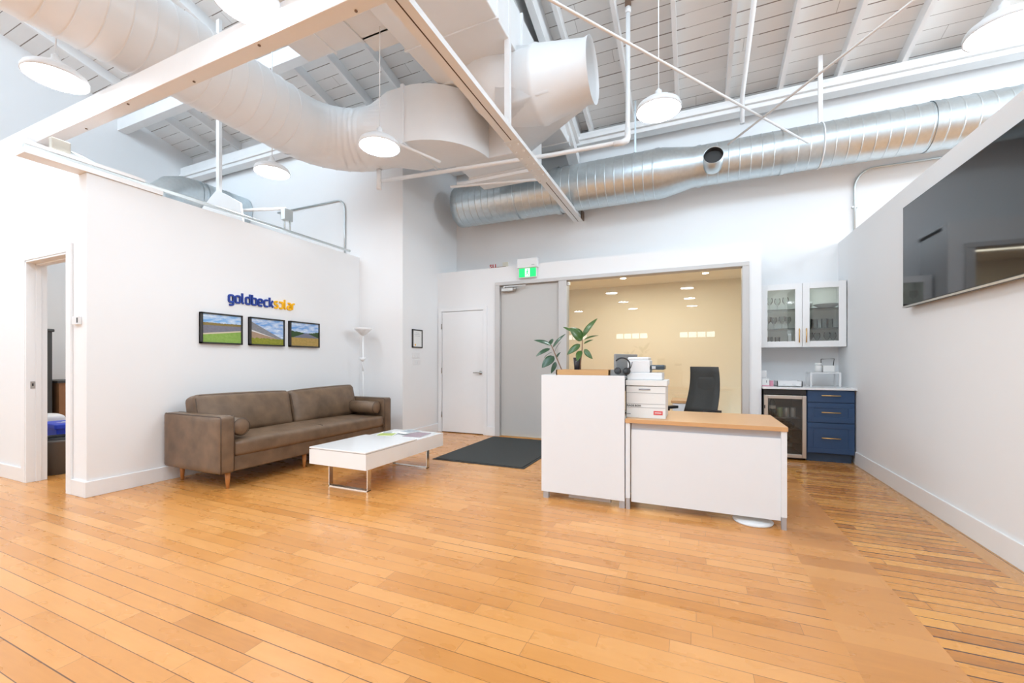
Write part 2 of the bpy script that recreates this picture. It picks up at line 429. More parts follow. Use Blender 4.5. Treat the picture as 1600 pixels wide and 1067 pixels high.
struct('wall_doorway', w, M['wall'])
w = MB(); w.box(XL - 0.12, XL, -9.6, YC + 0.2, 0, 7.4); struct('wall_far_left', w, M['wall'])
w = MB(); w.box(6.1, 6.2, -9.6, YB, 0, 7.4); struct('wall_far_right', w, M['wall'])
w = MB(); w.box(XL, 6.2, -9.62, -9.5, 0, 5.2); struct('wall_rear', w, M['wall'])

# glazed partition with the closet door, the grey door and the glass
w = MB(); T = 0.12
DX0, DX1 = -2.86, -1.90       # grey door leaf
GX0, GX1, GZ0, GZ1 = -1.76, 0.56, 0.08, 2.42
w.box(XC, -3.98, YG, YG + T, 0, 2.72); w.box(-3.98, -3.15, YG, YG + T, 2.06, 2.72); w.box(-3.15, -2.95, YG, YG + T, 0, 2.72)
w.box(-2.95, 0.64, YG, YG + T, 2.47, 2.72); w.box(0.64, 0.775, YG, YG + T, 0, 2.72); w.box(0.655, 0.775, YG + T, YB, 0, 2.72)
struct('wall_partition', w, M['wall'])
w = MB()                                       # top cap of the closet and partition
w.box(XC, 0.775, YG + T, YB, 2.66, 2.70); struct('ceiling_closet', w, M['wall'])
w = MB(); w.box(XC, -3.0, YG + 0.6, YG + 0.65, 0, 2.6); w.box(-3.05, -3.0, YG + T, YG + 0.6, 0, 2.66); struct('wall_closet', w, M['wall'])

# grey steel frame around door and glass
f = MB(); fy0, fy1 = YG - 0.025, YG + 0.14
f.box(-2.95, 0.64, fy0, fy1, 2.42, 2.475)
for (a, b) in ((-2.95, -2.87), (-1.885, -1.76), (0.56, 0.64)): f.box(a, b, fy0, fy1, 0, 2.42)
f.box(-1.76, 0.56, fy0, fy1, 0, 0.08)
struct('trim_1', f, M['frame_grey'], bevel=0.006)
d3 = MB(); d3.box(-2.865, -1.89, YG + 0.03, YG + 0.075, 0.012, 2.415); door3 = struct('door_1', d3, M['door_grey'], bevel=0.003)
c = MB(); c.box(-2.83, -2.60, YG - 0.045, YG + 0.03, 2.315, 2.375); part('door_closer', c, M['nickel'], door3, bevel=0.008)
c = MB(); c.box(-2.78, -2.755, YG - 0.06, YG - 0.03, 2.37, 2.40); c.box(-2.77, -2.40, YG - 0.058, YG - 0.045, 2.385, 2.40); c.tube([(-2.62, YG - 0.05, 2.345), (-2.57, YG - 0.05, 2.345)], 0.022, 12)
part('closer_arm', c, M['nickel'], door3)
c = MB(); c.box(-2.865, -1.89, YG - 0.02, YG + 0.12, 0.0, 0.012); struct('trim_2', c, M['brass'])
gl = MB(); gl.box(-1.76, 0.56, YG + 0.05, YG + 0.056, 0.08, 2.42); struct('window_1', gl, M['glass'])
c = MB(); c.box(-1.755, -1.72, YG + 0.01, YG + 0.05, 2.35, 2.40); struct('trim_3', c, M['nickel'])

# closet door with casing
d2 = MB(); d2.box(-3.96, -3.17, YG - 0.005, YG + 0.035, 0.012, 2.045); door2 = struct('door_2', d2, M['trim'], bevel=0.003)
for z in (0.3, 1.05, 1.80):
    h = MB(); h.tube([(-3.968, YG - 0.016, z - 0.045), (-3.968, YG - 0.016, z + 0.045)], 0.009, 8); part('hinge', h, M['nickel'], door2)
h = MB(); h.lathe([(0, 0), (0.028, 0), (0.028, 0.012), (0.012, 0.014), (0.012, 0.05), (0, 0.05)], T=Matrix.Translation((-3.215, YG - 0.005, 1.02)) @ Matrix.Rotation(R(90), 4, 'X'), seg=16)
h.tube([(-3.215, YG - 0.05, 1.02), (-3.25, YG - 0.055, 1.02), (-3.335, YG - 0.05, 1.02)], [0.011, 0.010, 0.008], 10)
part('door_handle', h, M['nickel'], door2)
c = MB(); c.box(-4.03, -3.965, YG - 0.018, YG, 0, 2.11); c.box(-3.165, -3.10, YG - 0.018, YG, 0, 2.11); c.box(-3.965, -3.165, YG - 0.018, YG, 2.05, 2.11)
struct('trim_4', c, M['trim'], bevel=0.003)

# open doorway casing on the left
c = MB()
c.box(OX0 - 0.08, OX0, YD - 0.02, YD, 0, OZ + 0.08); c.box(OX1, OX1 + 0.08, YD - 0.02, YD, 0, OZ + 0.08); c.box(OX0, OX1, YD - 0.02, YD, OZ, OZ + 0.08)
c.box(OX0 - 0.001, OX0 + 0.018, YD - 0.015, YD + 0.135, 0, OZ); c.box(OX1 - 0.018, OX1 + 0.001, YD - 0.015, YD + 0.135, 0, OZ); c.box(OX0, OX1, YD - 0.015, YD + 0.135, OZ - 0.018, OZ)
c.box(OX0 + 0.018, OX0 + 0.03, YD + 0.05, YD + 0.09, 0, OZ - 0.018); c.box(OX0 + 0.018, OX1 - 0.018, YD + 0.05, YD + 0.09, OZ - 0.03, OZ - 0.018)
struct('trim_5', c, M['trim'], bevel=0.003)
s = MB(); s.box(OX0 + 0.018, OX0 + 0.022, YD + 0.015, YD + 0.048, 0.93, 1.00); s.cur = 1; s.box(OX0 + 0.0215, OX0 + 0.0235, YD + 0.025, YD + 0.036, 0.955, 0.98)
solo('strike_plate', s, [M['nickel'], M['black']], 'small nickel strike plate on the left jamb of the open doorway', 'strike plate', (OX0 + 0.018, YD + 0.03, 0.93))

# baseboards
def bboard(name, x0, x1, y0, y1, h=0.14):
    b = MB(); b.box(x0, x1, y0, y1, 0, h); struct(name, b, M['trim'], bevel=0.004)
bboard('baseboard_right', XR - 0.015, XR, -1.2, 6.05, 0.15)
bboard('baseboard_left', XS, XS + 0.018, YD - 0.018, YC)
bboard('baseboard_doorway', OX1 + 0.08, XS, YD - 0.018, YD)
bboard('baseboard_far', XL, OX0 - 0.08, YD - 0.018, YD)
bboard('baseboard_corner', XC, XC + 0.018, YC - 0.018, YG)
bboard('baseboard_corner_front', XS + 0.018, XC, YC - 0.018, YC)
bboard('baseboard_partition', -3.10, -2.95, YG - 0.018, YG)

# office behind the glass
w = MB(); w.box(-3.0, 1.6, 9.9, 10.0, 0, 2.95); struct('wall_office_back', w, M['office_wall'])
w = MB(); w.box(-3.1, -3.0, YG + 0.6, 10, 0, 2.95); struct('wall_office_left', w, M['office_wall'])
w = MB(); w.box(1.5, 1.6, YB + 0.14, 10, 0, 2.95); w.box(0.64, 0.655, YG + T, YB + 0.14, 0, 2.6); w.box(0.64, 1.6, YB + 0.14, YB + 0.15, 0, 2.95); struct('wall_office_right', w, M['office_wall'])
w = MB(); w.box(-3.0, 0.64, YB + 0.15, 10, 2.95, 3.0); w.box(0.64, 1.5, YB + 0.15, 10, 2.95, 3.0); struct('ceiling_office', w, M['office_wall'])
dl = thing('recessed_downlight', 'round recessed downlight behind the glass, nearer the grey door', 'ceiling light', (-1.37, 8.98, 2.95), 'recessed downlights in the office ceiling')
b = MB(); b.lathe([(0.055, 0.0), (0.075, -0.006), (0.075, 0.0)], (-1.37, 8.98, 2.95), 24); part('ring', b, M['lamp_white'], dl)
b = MB(); b.lathe([(0.0, -0.003), (0.055, -0.003)], (-1.37, 8.98, 2.95), 24); part('lens', b, M['down_glow'], dl)
dup(dl, (0.20, 9.1, 2.95), 'round recessed downlight behind the glass, nearer the kitchenette')

# rear wall strip windows (they mirror in the partition glass)
for i, cx in enumerate((-5.95, -2.9, 0.12, 3.2)):
    root = MB(); x0 = cx - 0.78
    root.box(x0 - 0.03, x0 + 1.59, -9.5, -9.46, 2.36, 2.39); root.box(x0 - 0.03, x0 + 1.59, -9.5, -9.46, 2.64, 2.67)
    for k in range(5): root.box(x0 - 0.03 + k * 0.39, x0 + 0.015 + k * 0.39, -9.5, -9.46, 2.36, 2.67)
    wn = struct('window_%d' % (i + 3), root, M['trim'])
    p = MB(); p.box(x0, x0 + 1.56, -9.5, -9.49, 2.38, 2.65); part('window_pane', p, M['window_glow'], wn)
w = MB(); w.box(-7.6, 3.6, -9.52, -9.40, 2.72, 2.80); w.box(-7.6, 3.6, -9.52, -9.40, 4.05, 4.13)
for i in range(9): w.box(-7.6 + i * 1.39, -7.52 + i * 1.39, -9.52, -9.40, 2.8, 4.05)
struct('window_7', w, M['trim'])

# ================================================================== roof timber
ORD = ['first', 'second', 'third', 'fourth', 'fifth', 'sixth', 'seventh', 'eighth', 'ninth', 'tenth', 'eleventh', 'twelfth', 'thirteenth']
right_xs = sorted(0.41 + 0.63 * i for i in range(-14, 6) if 0.41 + 0.63 * i > -1.55)
left_xs = sorted((0.41 + 0.63 * i for i in range(-14, 6) if XL + 0.2 <= 0.41 + 0.63 * i <= -2.0), reverse=True)
for i in range(-14, 6):
    x = 0.41 + 0.63 * i
    if x < XL + 0.2: continue
    if -2.0 < x < -1.55: continue
    r = MB(); h = 0.15; y0, y1 = (-1.6, 6.72) if x > XC else (-1.6, YC)
    r.prism([(x - 0.025, y0, roof_z(y0)), (x - 0.025, y1, roof_z(y1)), (x - 0.025, y1, roof_z(y1) - h), (x - 0.025, y0, roof_z(y0) - h)], (0.05, 0, 0))
    g, l = ('rafters right of the ridged truss', 'white rafter sloping to the long eaves beam') if x > -1.8 else ('rafters left of the ridged truss', 'white rafter above the ducts on the left')
    l = l + ', ' + ORD[(right_xs if x > -1.8 else left_xs).index(x)] + ' from the double truss'
    solo('roof_rafter', r, M['white_paint'], l, 'rafter', (x, y1, roof_z(y1) - h), g)
b = MB(); b.box(XC, 6.1, 6.45, 6.62, 4.60, 4.78); b.box(XC, 6.1, 6.41, 6.45, 4.66, 4.72)
solo('eaves_beam', b, M['white_paint'], 'long white timber eaves beam under the rafters above the shiny duct', 'beam', (1.0, 6.5, 4.6), bevel=0.006)
b = MB(); b.box(XL, XC, 4.93, 5.10, 4.74, 5.0); b.box(XL, XC, 4.90, 4.93, 4.80, 4.86)
solo('eaves_beam', b, M['white_paint'], 'white timber beam high on the bluish wall behind the small lamp', 'beam', (-6, 5.0, 4.74), bevel=0.006)
b = MB(); b.box(XL, -3.3, 3.95, 4.09, 5.24, 5.44)
solo('cross_beam', b, M['white_paint'], 'white timber cross beam in the roof at the upper left above the side room', 'beam', (-6, 4, 5.24), bevel=0.006)
# truss over the long steel beam: sloping double top chord
t = thing('roof_truss', 'white sloping double timber truss chord beside the big round duct end', 'truss', (-1.78, 6.6, 4.5))
for dx in (-0.13, 0.05):
    r = MB(); h = 0.30; y0, y1 = -1.6, 6.66
    r.prism([(-1.78 + dx, y0, roof_z(y0)), (-1.78 + dx, y1, roof_z(y1)), (-1.78 + dx, y1, roof_z(y1) - h), (-1.78 + dx, y0, roof_z(y0) - h)], (0.08, 0, 0))
    part('chord', r, M['white_paint'], t)
r = MB(); r.prism([(-1.86, 6.62, 4.35), (-1.86, 5.5, 4.92), (-1.86, 5.5, 5.05), (-1.86, 6.62, 4.52)], (0.16, 0, 0)); part('strut', r, M['white_paint'], t)

# ================================================================== steel beams
def steel_beam(p0, p1, wdt, hgt, name, label, bolts=()):
    """double-angle steel beam from p0 to p1 (bottom centre line), slot down the middle"""
    a, b_ = Vector(p0), Vector(p1); d = (b_ - a); L = d.length; ang = math.atan2(d.y, d.x)
    T = Matrix.Translation(a) @ Matrix.Rotation(ang, 4, 'Z')
    t = thing(name, label, 'beam', p0)
    m = MB()
    m.box(0, L, -wdt / 2, wdt / 2, 0, hgt, T)
    part('flange', m, M['steel_white'], t)
    m = MB(); m.box(0.02, L, -0.005, 0.005, -0.001, 0.004, T); part('slot', m, M['dark_gap'], t)
    if bolts:
        m = MB(); m.box(bolts[0][0], bolts[0][1], -wdt / 2 * 1.1, wdt / 2 * 1.1, -0.006, 0, T); part('splice_plate', m, M['steel_white'], t)
        m = MB()
        n = 7
        for i in range(n):
            x = bolts[0][0] + (bolts[0][1] - bolts[0][0]) * (i + 0.5) / n
            for s in (-1, 1): m.lathe([(0.011, 0), (0.011, -0.01), (0, -0.012)], (x, s * wdt * 0.3, -0.006), 6, T)
        part('bolt_row', m, M['steel_white'], t)
    return t, T, L
ZB = 3.49
tB, TB, LB = steel_beam((-1.74, YB, ZB), (-1.74, 1.4, ZB), 0.15, 0.05, 'steel_beam', 'long peach lit steel beam with a dark slot running to the back wall', [(1.65, 2.75)])
e = MB(); e.box(-1.66, -1.645, YB - 0.16, YB, ZB, ZB + 0.14); part('wall_bracket', e, M['brass_dark'], tB)
tA = thing('steel_beam', 'wide white steel beam crossing the upper left corner of the room', 'beam', (-7, 1.99, ZB - 0.08))
m = MB(); m.box(-9.2, 0.6, 1.94, 2.05, ZB - 0.09, ZB + 0.10); part('flange', m, M['steel_white'], tA, bevel=0.004)
m = MB()
for i in range(6):
    x = -6.1 + i * 0.83; m.lathe([(0.010, 0), (0.010, -0.006), (0, -0.007)], (x, 1.97 + 0.05 * (i % 2), ZB - 0.09), 8)
part('bolt_row', m, M['brass_dark'], tA)
v = MB(); v.box(-1.80, -1.745, 3.93, 3.985, ZB + 0.13, roof_z(3.95) - 0.05)
solo('truss_hanger', v, M['steel_white'], 'flat white hanger bar rising from the long slotted beam past the big duct', 'hanger', (-1.77, 3.95, ZB + 0.13))

# rail on top of the sofa wall, reaching past the doorway wall
rl = thing('wall_top_rail', 'long pale metal rail lying along the top of the sofa wall', 'rail', (XS - 0.06, 1.5, 2.87))
m = MB(); m.box(XS - 0.14, XS + 0.02, 1.50, 2.45, 2.862, 2.905); part('angle', m, M['steel_white'], rl)
m = MB(); m.box(XS - 0.02, XS + 0.012, 1.50, YC - 0.2, 2.905, 2.93); part('track', m, M['galv_pipe'], rl)
m = MB(); m.box(XS - 0.0, XS + 0.016, 1.50, 2.3, 2.935, 2.965); part('upper_track', m, M['steel_white'], rl)
jb = MB(); jb.box(XS - 0.05, XS + 0.0, 1.66, 1.78, 2.97, 3.07)
solo('junction_box', jb, M['box_beige'], 'small pale junction box standing on the rail above the doorway', 'electrical box', (XS, 1.72, 2.97), bevel=0.006)
cb = MB(); pts = [(XS - 0.02, 1.78, 3.0), (XS - 0.02, 1.95, 2.975), (XS - 0.02, 2.15, 2.945), (XS - 0.015, 2.6, 2.94), (XS - 0.01, 3.3, 2.935), (XS - 0.01, 3.9, 2.93)]
cb.tube(pts, 0.008, 8); solo('power_cable', cb, M['galv_pipe'], 'thin grey cable lying on the rail along the sofa wall top', 'cable', (XS, 1.8, 2.94))

# conduits by the corner wall
cd = thing('electrical_conduit', 'grey conduit bending down the corner wall beside the sofa wall', 'conduit', (-4.95, YC - 0.03, 2.86))
m = MB(); pth = [(XS - 0.02, 3.95, 3.13)]
m.tube([(XS - 0.03, 3.84, 2.93), (XS - 0.03, 3.84, 3.1)], 0.012, 8); m.tube([(XS + 0.0, 3.90, 2.93), (XS + 0.0, 3.90, 3.1)], 0.010, 8); part('riser', m, M['galv_pipe'], cd)
m = MB(); m.box(XS - 0.05, XS + 0.02, 3.80, 3.93, 3.05, 3.20); part('pull_box', m, M['galv_pipe'], cd, bevel=0.006)
m = MB(); ys = YC - 0.02
m.tube([(-6.75, ys, 3.83), (-5.35, ys, 3.83)] + [(-5.35 + 0.16 * math.sin(a), ys, 3.67 + 0.16 * math.cos(a)) for a in [R(q) for q in (15, 30, 45, 60, 75, 90)]] + [(-5.19, ys, 3.3), (-5.19, ys, 2.87)], 0.014, 10)
part('pipe', m, M['galv_pipe'], cd)
m = MB(); xs = 1.89
pth = [(3.2, YB - 0.02, 3.66), (2.1, YB - 0.02, 3.66)] + [(2.1 - 0.21 * math.sin(R(q)), YB - 0.02, 3.45 + 0.21 * math.cos(R(q))) for q in (15, 30, 45, 60, 75, 90)] + [(xs, YB - 0.02, 2.4)]
m.tube(pth, 0.014, 10); m.box(xs - 0.03, xs + 0.03, YB - 0.03, YB, 3.18, 3.20)
solo('electrical_conduit', m, M['galv_pipe'], 'grey conduit bending down the back wall above the glass cabinet', 'conduit', (xs, YB - 0.02, 2.4))

# ================================================================== ducts
def spiral(mb, p0, p1, r, step, seg=40, ridge=0.005, caps=(False, False)):
    a, b_ = Vector(p0), Vector(p1); L = (b_ - a).length; d = (b_ - a) / L
    pts, rs = [a], [r]; s = step
    while s < L - 0.02:
        for q, rr in ((s - 0.010, r), (s - 0.005, r), (s - 0.002, r + ridge), (s + 0.002, r + ridge), (s + 0.005, r), (s + 0.010, r)): pts.append(a + d * q); rs.append(rr)
        s += step
    pts.append(b_); rs.append(r)
    mb.tube(pts, rs, seg, caps)
    return mb
# shiny duct along the back wall
gd = thing('galvanised_duct', 'long shiny galvanised spiral duct along the back wall', 'duct', (0, 6.28, 3.86))
YDU = 6.28
m = MB(); spiral(m, (-3.72, YDU, 3.86), (-1.95, YDU, 3.86), 0.33, 0.115, caps=(True, False)); part('duct_section', m, M['galv'], gd)
m = MB(); spiral(m, (-1.95, YDU, 3.86), (-0.47, YDU, 3.86), 0.335, 0.13); m.tube([(-1.98, YDU, 3.86), (-1.90, YDU, 3.86)], 0.345, 40, (False, False)); m.tube([(-0.50, YDU, 3.86), (-0.44, YDU, 3.86)], 0.342, 40, (False, False)); part('duct_section', m, M['galv'], gd)
m = MB(); m.tube([(-0.47, YDU, 3.86), (-0.40, YDU, 3.86), (-0.02, YDU, 3.87), (0.03, YDU, 3.87)], [0.335, 0.335, 0.262, 0.262], 40, (False, False)); part('reducer', m, M['galv'], gd)
m = MB(); spiral(m, (0.03, YDU, 3.87), (5.9, YDU, 3.87), 0.262, 0.125)
for x in (0.05, 1.02, 2.45, 3.9): m.tube([(x - 0.02, YDU, 3.87), (x + 0.03, YDU, 3.87)], 0.27, 40, (False, False))
part('duct_section', m, M['galv'], gd)
m = MB(); T = Matrix.Translation((0.22, YDU, 3.74)) @ Matrix.Rotation(R(80), 4, 'X')
m.lathe([(0.118, 0.18), (0.118, 0.42), (0.113, 0.42), (0.113, 0.18)], seg=28, T=T); col_ = part('duct_collar', m, M['galv'], gd)
m = MB(); m.lathe([(0.0, 0.345), (0.110, 0.345)], seg=28, T=T); m.lathe([(0.112, 0.2), (0.112, 0.412)], seg=28, T=T); part('collar_shade', m, M['collar_dark'], col_)  # dark disc and sleeve paint the shade inside the open collar
for x, r, zc in ((-0.78, 0.34, 3.86), (1.42, 0.266, 3.87), (-2.6, 0.34, 3.86)):
    m = MB(); m.tube([(x, YDU + r * math.sin(q * math.pi / 12), zc + r * math.cos(q * math.pi / 12)) for q in range(25)], 0.008, 6)
    zt = roof_z(YDU) - 0.02
    m.box(x - 0.012, x + 0.012, YDU - r * 0.1 - 0.015, YDU - r * 0.1 + 0.0, zc + r - 0.01, zt)
    if x > 1: m.box(x - 0.022, x + 0.022, YDU - 0.06, YDU - 0.02, zc + r - 0.02, zt)
    part('hanger_strap', m, M['steel_white'] if x > 1 else M['galv'], gd)
# shiny duct behind the sofa wall
gl2 = thing('galvanised_duct', 'shiny bluish duct peeking over the sofa wall on the left', 'duct', (-7.5, 4.3, 3.97))
m = MB(); pts = [(-7.70, 3.78, 2.6), (-7.70, 3.78, 3.35), (-7.70, 3.80, 3.52), (-7.70, 3.87, 3.76), (-7.70, 4.0, 3.90), (-7.70, 4.15, 3.96), (-7.70, 4.3, 3.97), (-7.70, 5.14, 3.97)]
m.tube(pts, 0.27, 36, (True, False)); part('duct_section', m, M['galv'], gl2)
for y in (4.33, 4.42, 4.8):
    m = MB(); m.tube([(-7.70, y - 0.012, 3.97), (-7.70, y + 0.012, 3.97)], 0.279, 36, (False, False)); part('joint_ring', m, M['galv'], gl2)

# big white round duct with elbow, square box and curved elbow
wd = thing('round_white_duct', 'large white painted spiral duct sweeping from the upper left to the back', 'duct', (-4.62, 3.5, 4.2))
XD, ZD, RD = -4.64, 4.20, 0.385
m = MB(); spiral(m, (XD, -1.9, ZD), (XD, 3.72, ZD), RD, 0.16, 48, 0.007, (True, False)); part('duct_section', m, M['duct_white'], wd)
m = MB(); arc = []; rad = 0.72
for i in range(9):
    a = R(i * 90 / 8); arc.append((XD + rad - rad * math.cos(a), 3.72 + rad * math.sin(a), ZD))
pts, rs = [], []
for i, p in enumerate(arc): pts.append(p); rs.append(RD)
m.tube(pts, rs, 48, (False, False), smooth=True)
for i in range(1, 8):
    p = Vector(arc[i]); tng = (Vector(arc[i + 1]) - Vector(arc[i - 1])).normalized(); m.tube([p - tng * 0.006, p + tng * 0.006], RD + 0.006, 48, (False, False))
part('elbow', m, M['duct_white'], wd)
# transition round -> rectangular (axis +X)
YE = 3.72 + rad; ZL, ZH = 3.83, 4.50; YF, YK = 4.08, 4.80
def rect_ring(x, y0, y1, z0, z1, n=48):
    pts = []
    for j in range(n):
        a = 2 * math.pi * j / n; c_, s_ = math.cos(a), math.sin(a); k = 1 / max(abs(c_), abs(s_))
        pts.append(Vector((x, (y0 + y1) / 2 - s_ * k * (y1 - y0) / 2, (z0 + z1) / 2 + c_ * k * (z1 - z0) / 2)))
    return pts
def circ_ring(x, y, z, r, n=48):
    return [Vector((x, y - r * math.sin(2 * math.pi * j / n), z + r * math.cos(2 * math.pi * j / n))) for j in range(n)]
m = MB(); x0 = XD + rad
m.loft([circ_ring(x0, YE, ZD, RD), circ_ring(x0 + 0.12, YE, ZD, RD)], (False, False)); m.loft([circ_ring(x0 + 0.12, YE, ZD, RD), rect_ring(x0 + 0.48, YF, YK, ZL, ZH), rect_ring(x0 + 0.70, YF, YK, ZL, ZH)], (False, False), smooth=False)
m.box(x0 + 0.69, x0 + 0.73, YF - 0.02, YK + 0.02, ZL - 0.02, ZH + 0.02)
part('square_transition', m, M['duct_white'], wd)
# rectangular elbow turning towards the back wall
m = MB(); x1 = x0 + 0.70; ro = 0.78; inner = 0.06; rings = []
for i in range(11):
    a = R(i * 9)
    def q(r_): return (x1 + r_ * math.sin(a), YK + inner - r_ * math.cos(a))
    o_, n_ = q(ro), q(inner)
    rings.append([Vector((*o_, ZL)), Vector((*n_, ZL)), Vector((*n_, ZH)), Vector((*o_, ZH))])
m.loft(rings, (False, False), smooth=True)
el = part('curved_elbow', m, M['duct_white'], wd)
md = el.modifiers.new('split', 'EDGE_SPLIT'); md.split_angle = R(40)
m = MB(); m.box(-2.96, -2.02, YK + inner - 0.01, 5.72, ZL, ZH); m.box(-2.98, -2.0, 5.25, 5.29, ZL - 0.02, ZH + 0.02)
part('flat_run', m, M['duct_white'], wd, bevel=0.05, bseg=3)
# supply boot: round collar with open end on the right
m = MB()
def blend(c0, r0, box_, f, n=48):
    return [a.lerp(b_, f) for a, b_ in zip(c0, box_)]
end = circ_ring(-1.0, 4.38, 4.26, 0.31); 
m.loft([circ_ring(-0.98, 4.38, 4.26, 0.315), circ_ring(-1.03, 4.38, 4.26, 0.30), circ_ring(-1.52, 4.42, 4.28, 0.385), circ_ring(-1.55, 4.42, 4.28, 0.40), circ_ring(-1.60, 4.42, 4.28, 0.40), circ_ring(-1.63, 4.42, 4.28, 0.385), circ_ring(-1.80, 4.45, 4.32, 0.39)], (False, False))
m.loft([circ_ring(-1.02, 4.38, 4.26, 0.29), circ_ring(-1.6, 4.40, 4.27, 0.30)], (False, True))
rings = []
for i in range(8):
    a = R(i * 90 / 7); cx, cy, cz = -1.80 - 0.40 * math.sin(a), 4.45, 4.32 + 0.40 * (1 - math.cos(a)) 
    dirv = Vector((-math.cos(a), 0, math.sin(a))); up = Vector((math.sin(a), 0, math.cos(a)))
    rings.append([Vector((cx, cy, cz)) - Vector((0, 1, 0)) * 0.39 * math.sin(2 * math.pi * j / 48) + up * 0.39 * math.cos(2 * math.pi * j / 48) for j in range(48)])
m.loft(rings, (False, True))
part('round_outlet', m, M['duct_white'], wd)
m = MB()
m.loft([circ_ring(-1.10, 4.40, 4.255, 0.30), rect_ring(-1.99, 4.10, 5.15, 3.95, 4.62)], (False, True), smooth=True)
part('tapered_boot', m, M['duct_white'], wd)

# flat plenum duct above (its underside is panelled)
pl = thing('plenum_duct', 'wide flat white plenum duct with ribbed panels under the roof', 'duct', (-2.3, 3.0, 4.3))
m = MB(); m.box(-2.82, -1.75, 0.2, 6.3, 4.52, 5.02)
yy = 0.6
part('trunk', m, M['duct_white'], pl, bevel=0.01)
yy = 0.55
while yy < 6.2:
    m = MB(); m.box(-2.84, -1.73, yy - 0.012, yy + 0.012, 4.505, 5.03); yy += 0.62; part('panel_rib', m, M['duct_white'], pl)
m = MB(); m.box(-4.02, -2.86, 0.2, 3.44, 4.6, 5.0); m.box(-3.22, -2.86, 3.40, 3.62, 4.6, 5.0)
part('side_box', m, M['duct_white'], pl, bevel=0.01)
m = MB()
for x in (-3.62, -3.22): m.box(x - 0.012, x + 0.012, 0.2, 3.46, 4.585, 4.60)
part('box_rib', m, M['duct_white'], pl)

# ================================================================== pipes and braces
sp = thing('sprinkler_pipe', 'white sprinkler pipe with a drop, crossing below the square duct', 'pipe', (-0.7, 4.85, 3.7))
m = MB(); m.tube([(-0.70, 4.95, 5.25), (-0.70, 4.92, 3.80), (-0.71, 4.90, 3.74), (-0.76, 4.89, 3.71), (-1.57, 4.80, 3.68), (-3.9, 4.52, 3.66)], 0.026, 12); part('pipe', m, M['steel_white'], sp)
for seg_ in (([(-0.70, 4.92, 3.86), (-0.70, 4.92, 3.76), (-0.705, 4.91, 3.725), (-0.74, 4.893, 3.705), (-0.85, 4.88, 3.70)], 0.034), ([(-3.95, 4.515, 3.55), (-3.95, 4.515, 3.82)], 0.034), ([(-0.70, 4.95, 5.2), (-0.70, 4.95, 5.27)], 0.034)):
    m = MB(); m.tube(seg_[0], seg_[1], 12); part('fitting', m, M['steel_white'], sp)
m = MB(); m.tube([(0.59, 2.2, roof_z(2.2) - 0.19), (0.59, 6.38, roof_z(6.38) - 0.19), (0.59, 6.40, 4.40)], 0.028, 10)
solo('roof_conduit', m, M['steel_white'], 'white round pipe running down the roof between two rafters to the eaves beam', 'pipe', (0.59, 6.4, 4.4))
m = MB(); m.box(-0.73, -0.67, 4.92, 4.98, 5.27, 5.40); part('pipe_hanger', m, M['brass_dark'], sp)
m = MB(); m.tube([(-2.9, 4.42, 3.68), (-3.26, 3.98, 3.80)], 0.018, 8)
solo('sprinkler_branch', m, M['steel_white'], 'short thin white branch pipe under the square duct box', 'pipe', (-2.9, 4.4, 3.68))
for nm, lab, a, b_ in (('brace_rod', 'thin white diagonal brace rod falling from top centre to the right', (-0.88, 2.65, 3.6), (1.10, 5.45, 3.6)),
                       ('brace_rod', 'thin white diagonal brace rod rising from the duct collar to the top right', (0.34, 5.2, 3.6), (1.42, 3.50, 3.6))):
    a, b_ = Vector(a), Vector(b_); d = b_ - a
    if a.x < -0.5: a = a - d * 0.25; b_ = b_ + d * 0.02
    else: b_ = b_ + d * 0.6
    m = MB(); m.tube([a, b_], 0.011, 8); solo(nm, m, M['steel_white'], lab, 'rod', tuple(a))
m = MB(); m.tube([(-3.02, 4.85, 3.56), (-1.82, 5.12, 3.56)], 0.02, 4); m.box(-3.0, -1.85, 4.98, 5.04, 3.62, 3.66)
solo('strut_channel', m, M['steel_white'], 'short white strut channel meeting the slotted beam near the back wall', 'bracket', (-2.9, 4.9, 3.56))
# truss hanger and gusset over the side room
gs = thing('truss_gusset', 'white peaked gusset plate with a hanger bar above the sofa wall', 'hanger', (-5.7, 3.5, 3.1))
m = MB(); m.box(-5.75, -5.69, 3.48, 3.52, 3.38, roof_z(3.5) - 0.05); part('hanger_bar', m, M['steel_white'], gs)
m = MB(); m.prism([(-6.05, 3.47, 2.95), (-5.2, 3.47, 2.95), (-5.25, 3.47, 3.20), (-5.55, 3.47, 3.36), (-5.72, 3.47, 3.44), (-5.86, 3.47, 3.36), (-6.10, 3.47, 3.20)], (0, 0.02, 0)); part('plate', m, M['steel_white'], gs)
m = MB(); m.tube([(-5.55, 3.6, 3.19), (-4.93, 3.86, 3.21)], 0.02, 8); part('tie', m, M['steel_white'], gs)

# ================================================================== pendants
PZ = 3.55
def pendant(loc, label, group=None):
    x, y, z = loc
    t = thing('pendant_lamp', label, 'ceiling light', loc, group)
    m = MB(); m.lathe([(0.195, 0.0), (0.203, 0.0), (0.203, 0.028), (0.190, 0.055), (0.15, 0.085), (0.095, 0.105), (0.045, 0.115), (0.045, 0.12)], loc, 40)
    part('lamp_shade', m, M['lamp_shade'], t)
    m = MB(); m.lathe([(0.0, 0.006), (0.195, 0.006)], loc, 40); part('diffuser', m, M['lamp_glow'], t)
    m = MB(); m.lathe([(0.045, 0.115), (0.045, 0.15), (0.03, 0.16), (0.03, 0.19), (0.012, 0.195), (0.012, 0.21), (0.0, 0.21)], loc, 20); part('socket_cap', m, M['lamp_white'], t)
    m = MB(); zt = (roof_z(y) if y > -2 else 5.2) - 0.01; m.tube([(x, y, z + 0.2), (x, y, zt)], 0.005, 6); part('cord', m, M['lamp_white'], t)
    return t
pendant((-0.31, 4.16, PZ), 'round white pendant lamp hanging in front of the brace rods and rafters')
